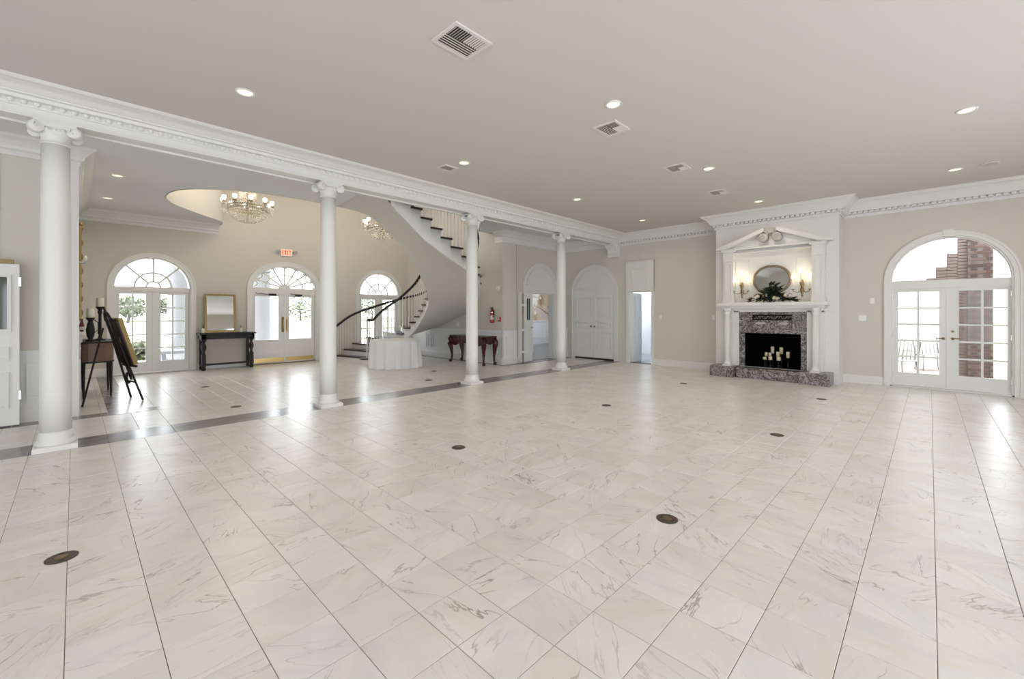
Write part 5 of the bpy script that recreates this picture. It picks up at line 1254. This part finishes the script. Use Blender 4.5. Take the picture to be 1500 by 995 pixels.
def hedge(label, x0, x1, y, h, seed):
    random.seed(seed); b = B()
    for k in range(700):
        c = Vector((random.uniform(x0, x1), y+random.uniform(-.4, .4), -.2+h*random.random()**.7)); q = .1+random.random()*.1
        u = Vector((random.gauss(0, 1), random.gauss(0, 1), random.gauss(0, 1))).normalized(); v = u.orthogonal().normalized()
        b.add([c-u*q, c+v*q*.5, c+u*q, c-v*q*.5], [(0, 1, 2, 3)])
    o = b.build('clipped_hedge', LG); tag(o, label, 'hedge')
hedge('low clipped hedge outside the leftmost entrance doors', .3, 2.0, 19.2, .65, 8)
# patio beyond the french doors on the right
patio = B().box((WX+.22, -9, -.2), (19, 4.1, -.02)).build('patio_floor', mat('pink_paving', (.42, .39, .36), .85, var=.12, vscale=3)); struct(patio, 'pale patio paving outside the french doors')
struct(B().box((19, -60, -.3), (120, 60, -.12)).build('lawn_side', GRASS), 'lawn beyond the patio')
struct(B().box((WX+.25, -2.6, 3.35), (12.7, 4.1, 3.5)).build('patio_soffit', STUC), 'white patio ceiling')
struct(B().box((14.9, .75, -.02), (15.2, 1.15, 3.6)).build('patio_post', STUC), 'white patio post')
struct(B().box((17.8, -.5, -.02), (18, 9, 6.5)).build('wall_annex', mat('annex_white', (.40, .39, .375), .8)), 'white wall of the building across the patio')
BR = [mat('brick_red', (.085, .048, .04), .85), mat('brick_brown', (.06, .038, .034), .85), mat('brick_pale', (.12, .075, .064), .85)]
BRP = mat('brick_sunlit_tone', (.17, .125, .11), .85)  # same brick made paler, sunlight put into its colour
MORT = mat('mortar', (.15, .125, .11), .9)
pr = thing('brick_pier', 'red brick pier outside the right leaf of the patio doors', 'pier', (13.9, -.75, -.02))
B().box((13.905, -.985, -.02), (14.4, -.604, 3.35)).build('core', MORT, pr)
bms = []
for m in BR:
    q = B().box((-.05, -.088, -.029), (.05, .088, .029)).make('brick'); q.materials.append(m); bms.append(q)
random.seed(4); zc = .02; row = 0
while zc < 3.3:
    for k in range(3):
        y = -.985+.095+k*.19-(.095 if row % 2 else 0)
        if y < -1.0 or y > -.6: continue
        y = max(-.985+.05, min(-.605-.05, y)); sc = (1, 1, 1) if -.89 < y < -.7 else (1, .55, 1)
        inst(random.choice(bms), 'brick', (13.948, y, zc), pr, scale=sc)
    zc += .072; row += 1
pw = thing('stepped_brick_wall', 'stepped brick wall in a sunlit tone behind the red brick pier', 'wall', (13.95, -.5, -.02))
lpm = B().box((-.05, -.088, -.029), (.05, .088, .029)).make('brick'); lpm.materials.append(BRP)
STEP = [(-.602, -.45, -.02, 3.3), (-.45, -.28, 2.1, 2.85), (-.28, -.1, 2.1, 2.55), (-.1, .06, 2.1, 2.3)]
for y0, y1, z0, z1 in STEP:
    B().box((13.965, y0, z0), (14.3, y1, z1)).build('core', MORT, pw)
    z = z0+.04
    while z < z1-.02:
        o = inst(lpm, 'brick', (14.0, (y0+y1)/2, z), pw, scale=(1, (y1-y0)/.176*.95, 1)); z += .072
# wrought iron patio chairs
PC = mat('pale_metal', (.3, .3, .3), .5, .3)
def chair(label, x, y, rz):
    t = thing('patio_chair', label, 'chair', (0, 0, 0), 'metal patio chairs')
    for sx in (-1, 1):
        for sy in (-1, 1): B().tube([(sx*.24, sy*.23, 0), (sx*.22, sy*.22, .43)], .013, 6).build('leg', PC, t)
        B().tube([(sx*.24, -.22, .43), (sx*.26, -.22, .64), (sx*.26, .2, .64)], .012, 6).build('armrest', PC, t)
    s = B().frus((-.25, -.25, .42), (.25, .25, .445), .008); s.build('seat', PC, t)
    B().tube([(-.24, .22, .43), (-.24, .3, .85), (-.12, .32, .95), (.12, .32, .95), (.24, .3, .85), (.24, .22, .43)], .014, 6).build('back_frame', PC, t)
    for k in range(5): B().tube([(-.16+k*.08, .23, .45), (-.16+k*.08, .31, .9)], .007, 5).build('back_rod', PC, t)
    t.location = (x, y, -.02); t.rotation_euler = (0, 0, rz); return t
chair('metal patio chair standing at the lower left of the patio glass', 13.3, .52, 2.2)
chair('metal patio chair beyond the left leaf of the patio doors', 15.6, -.02, -1.2)
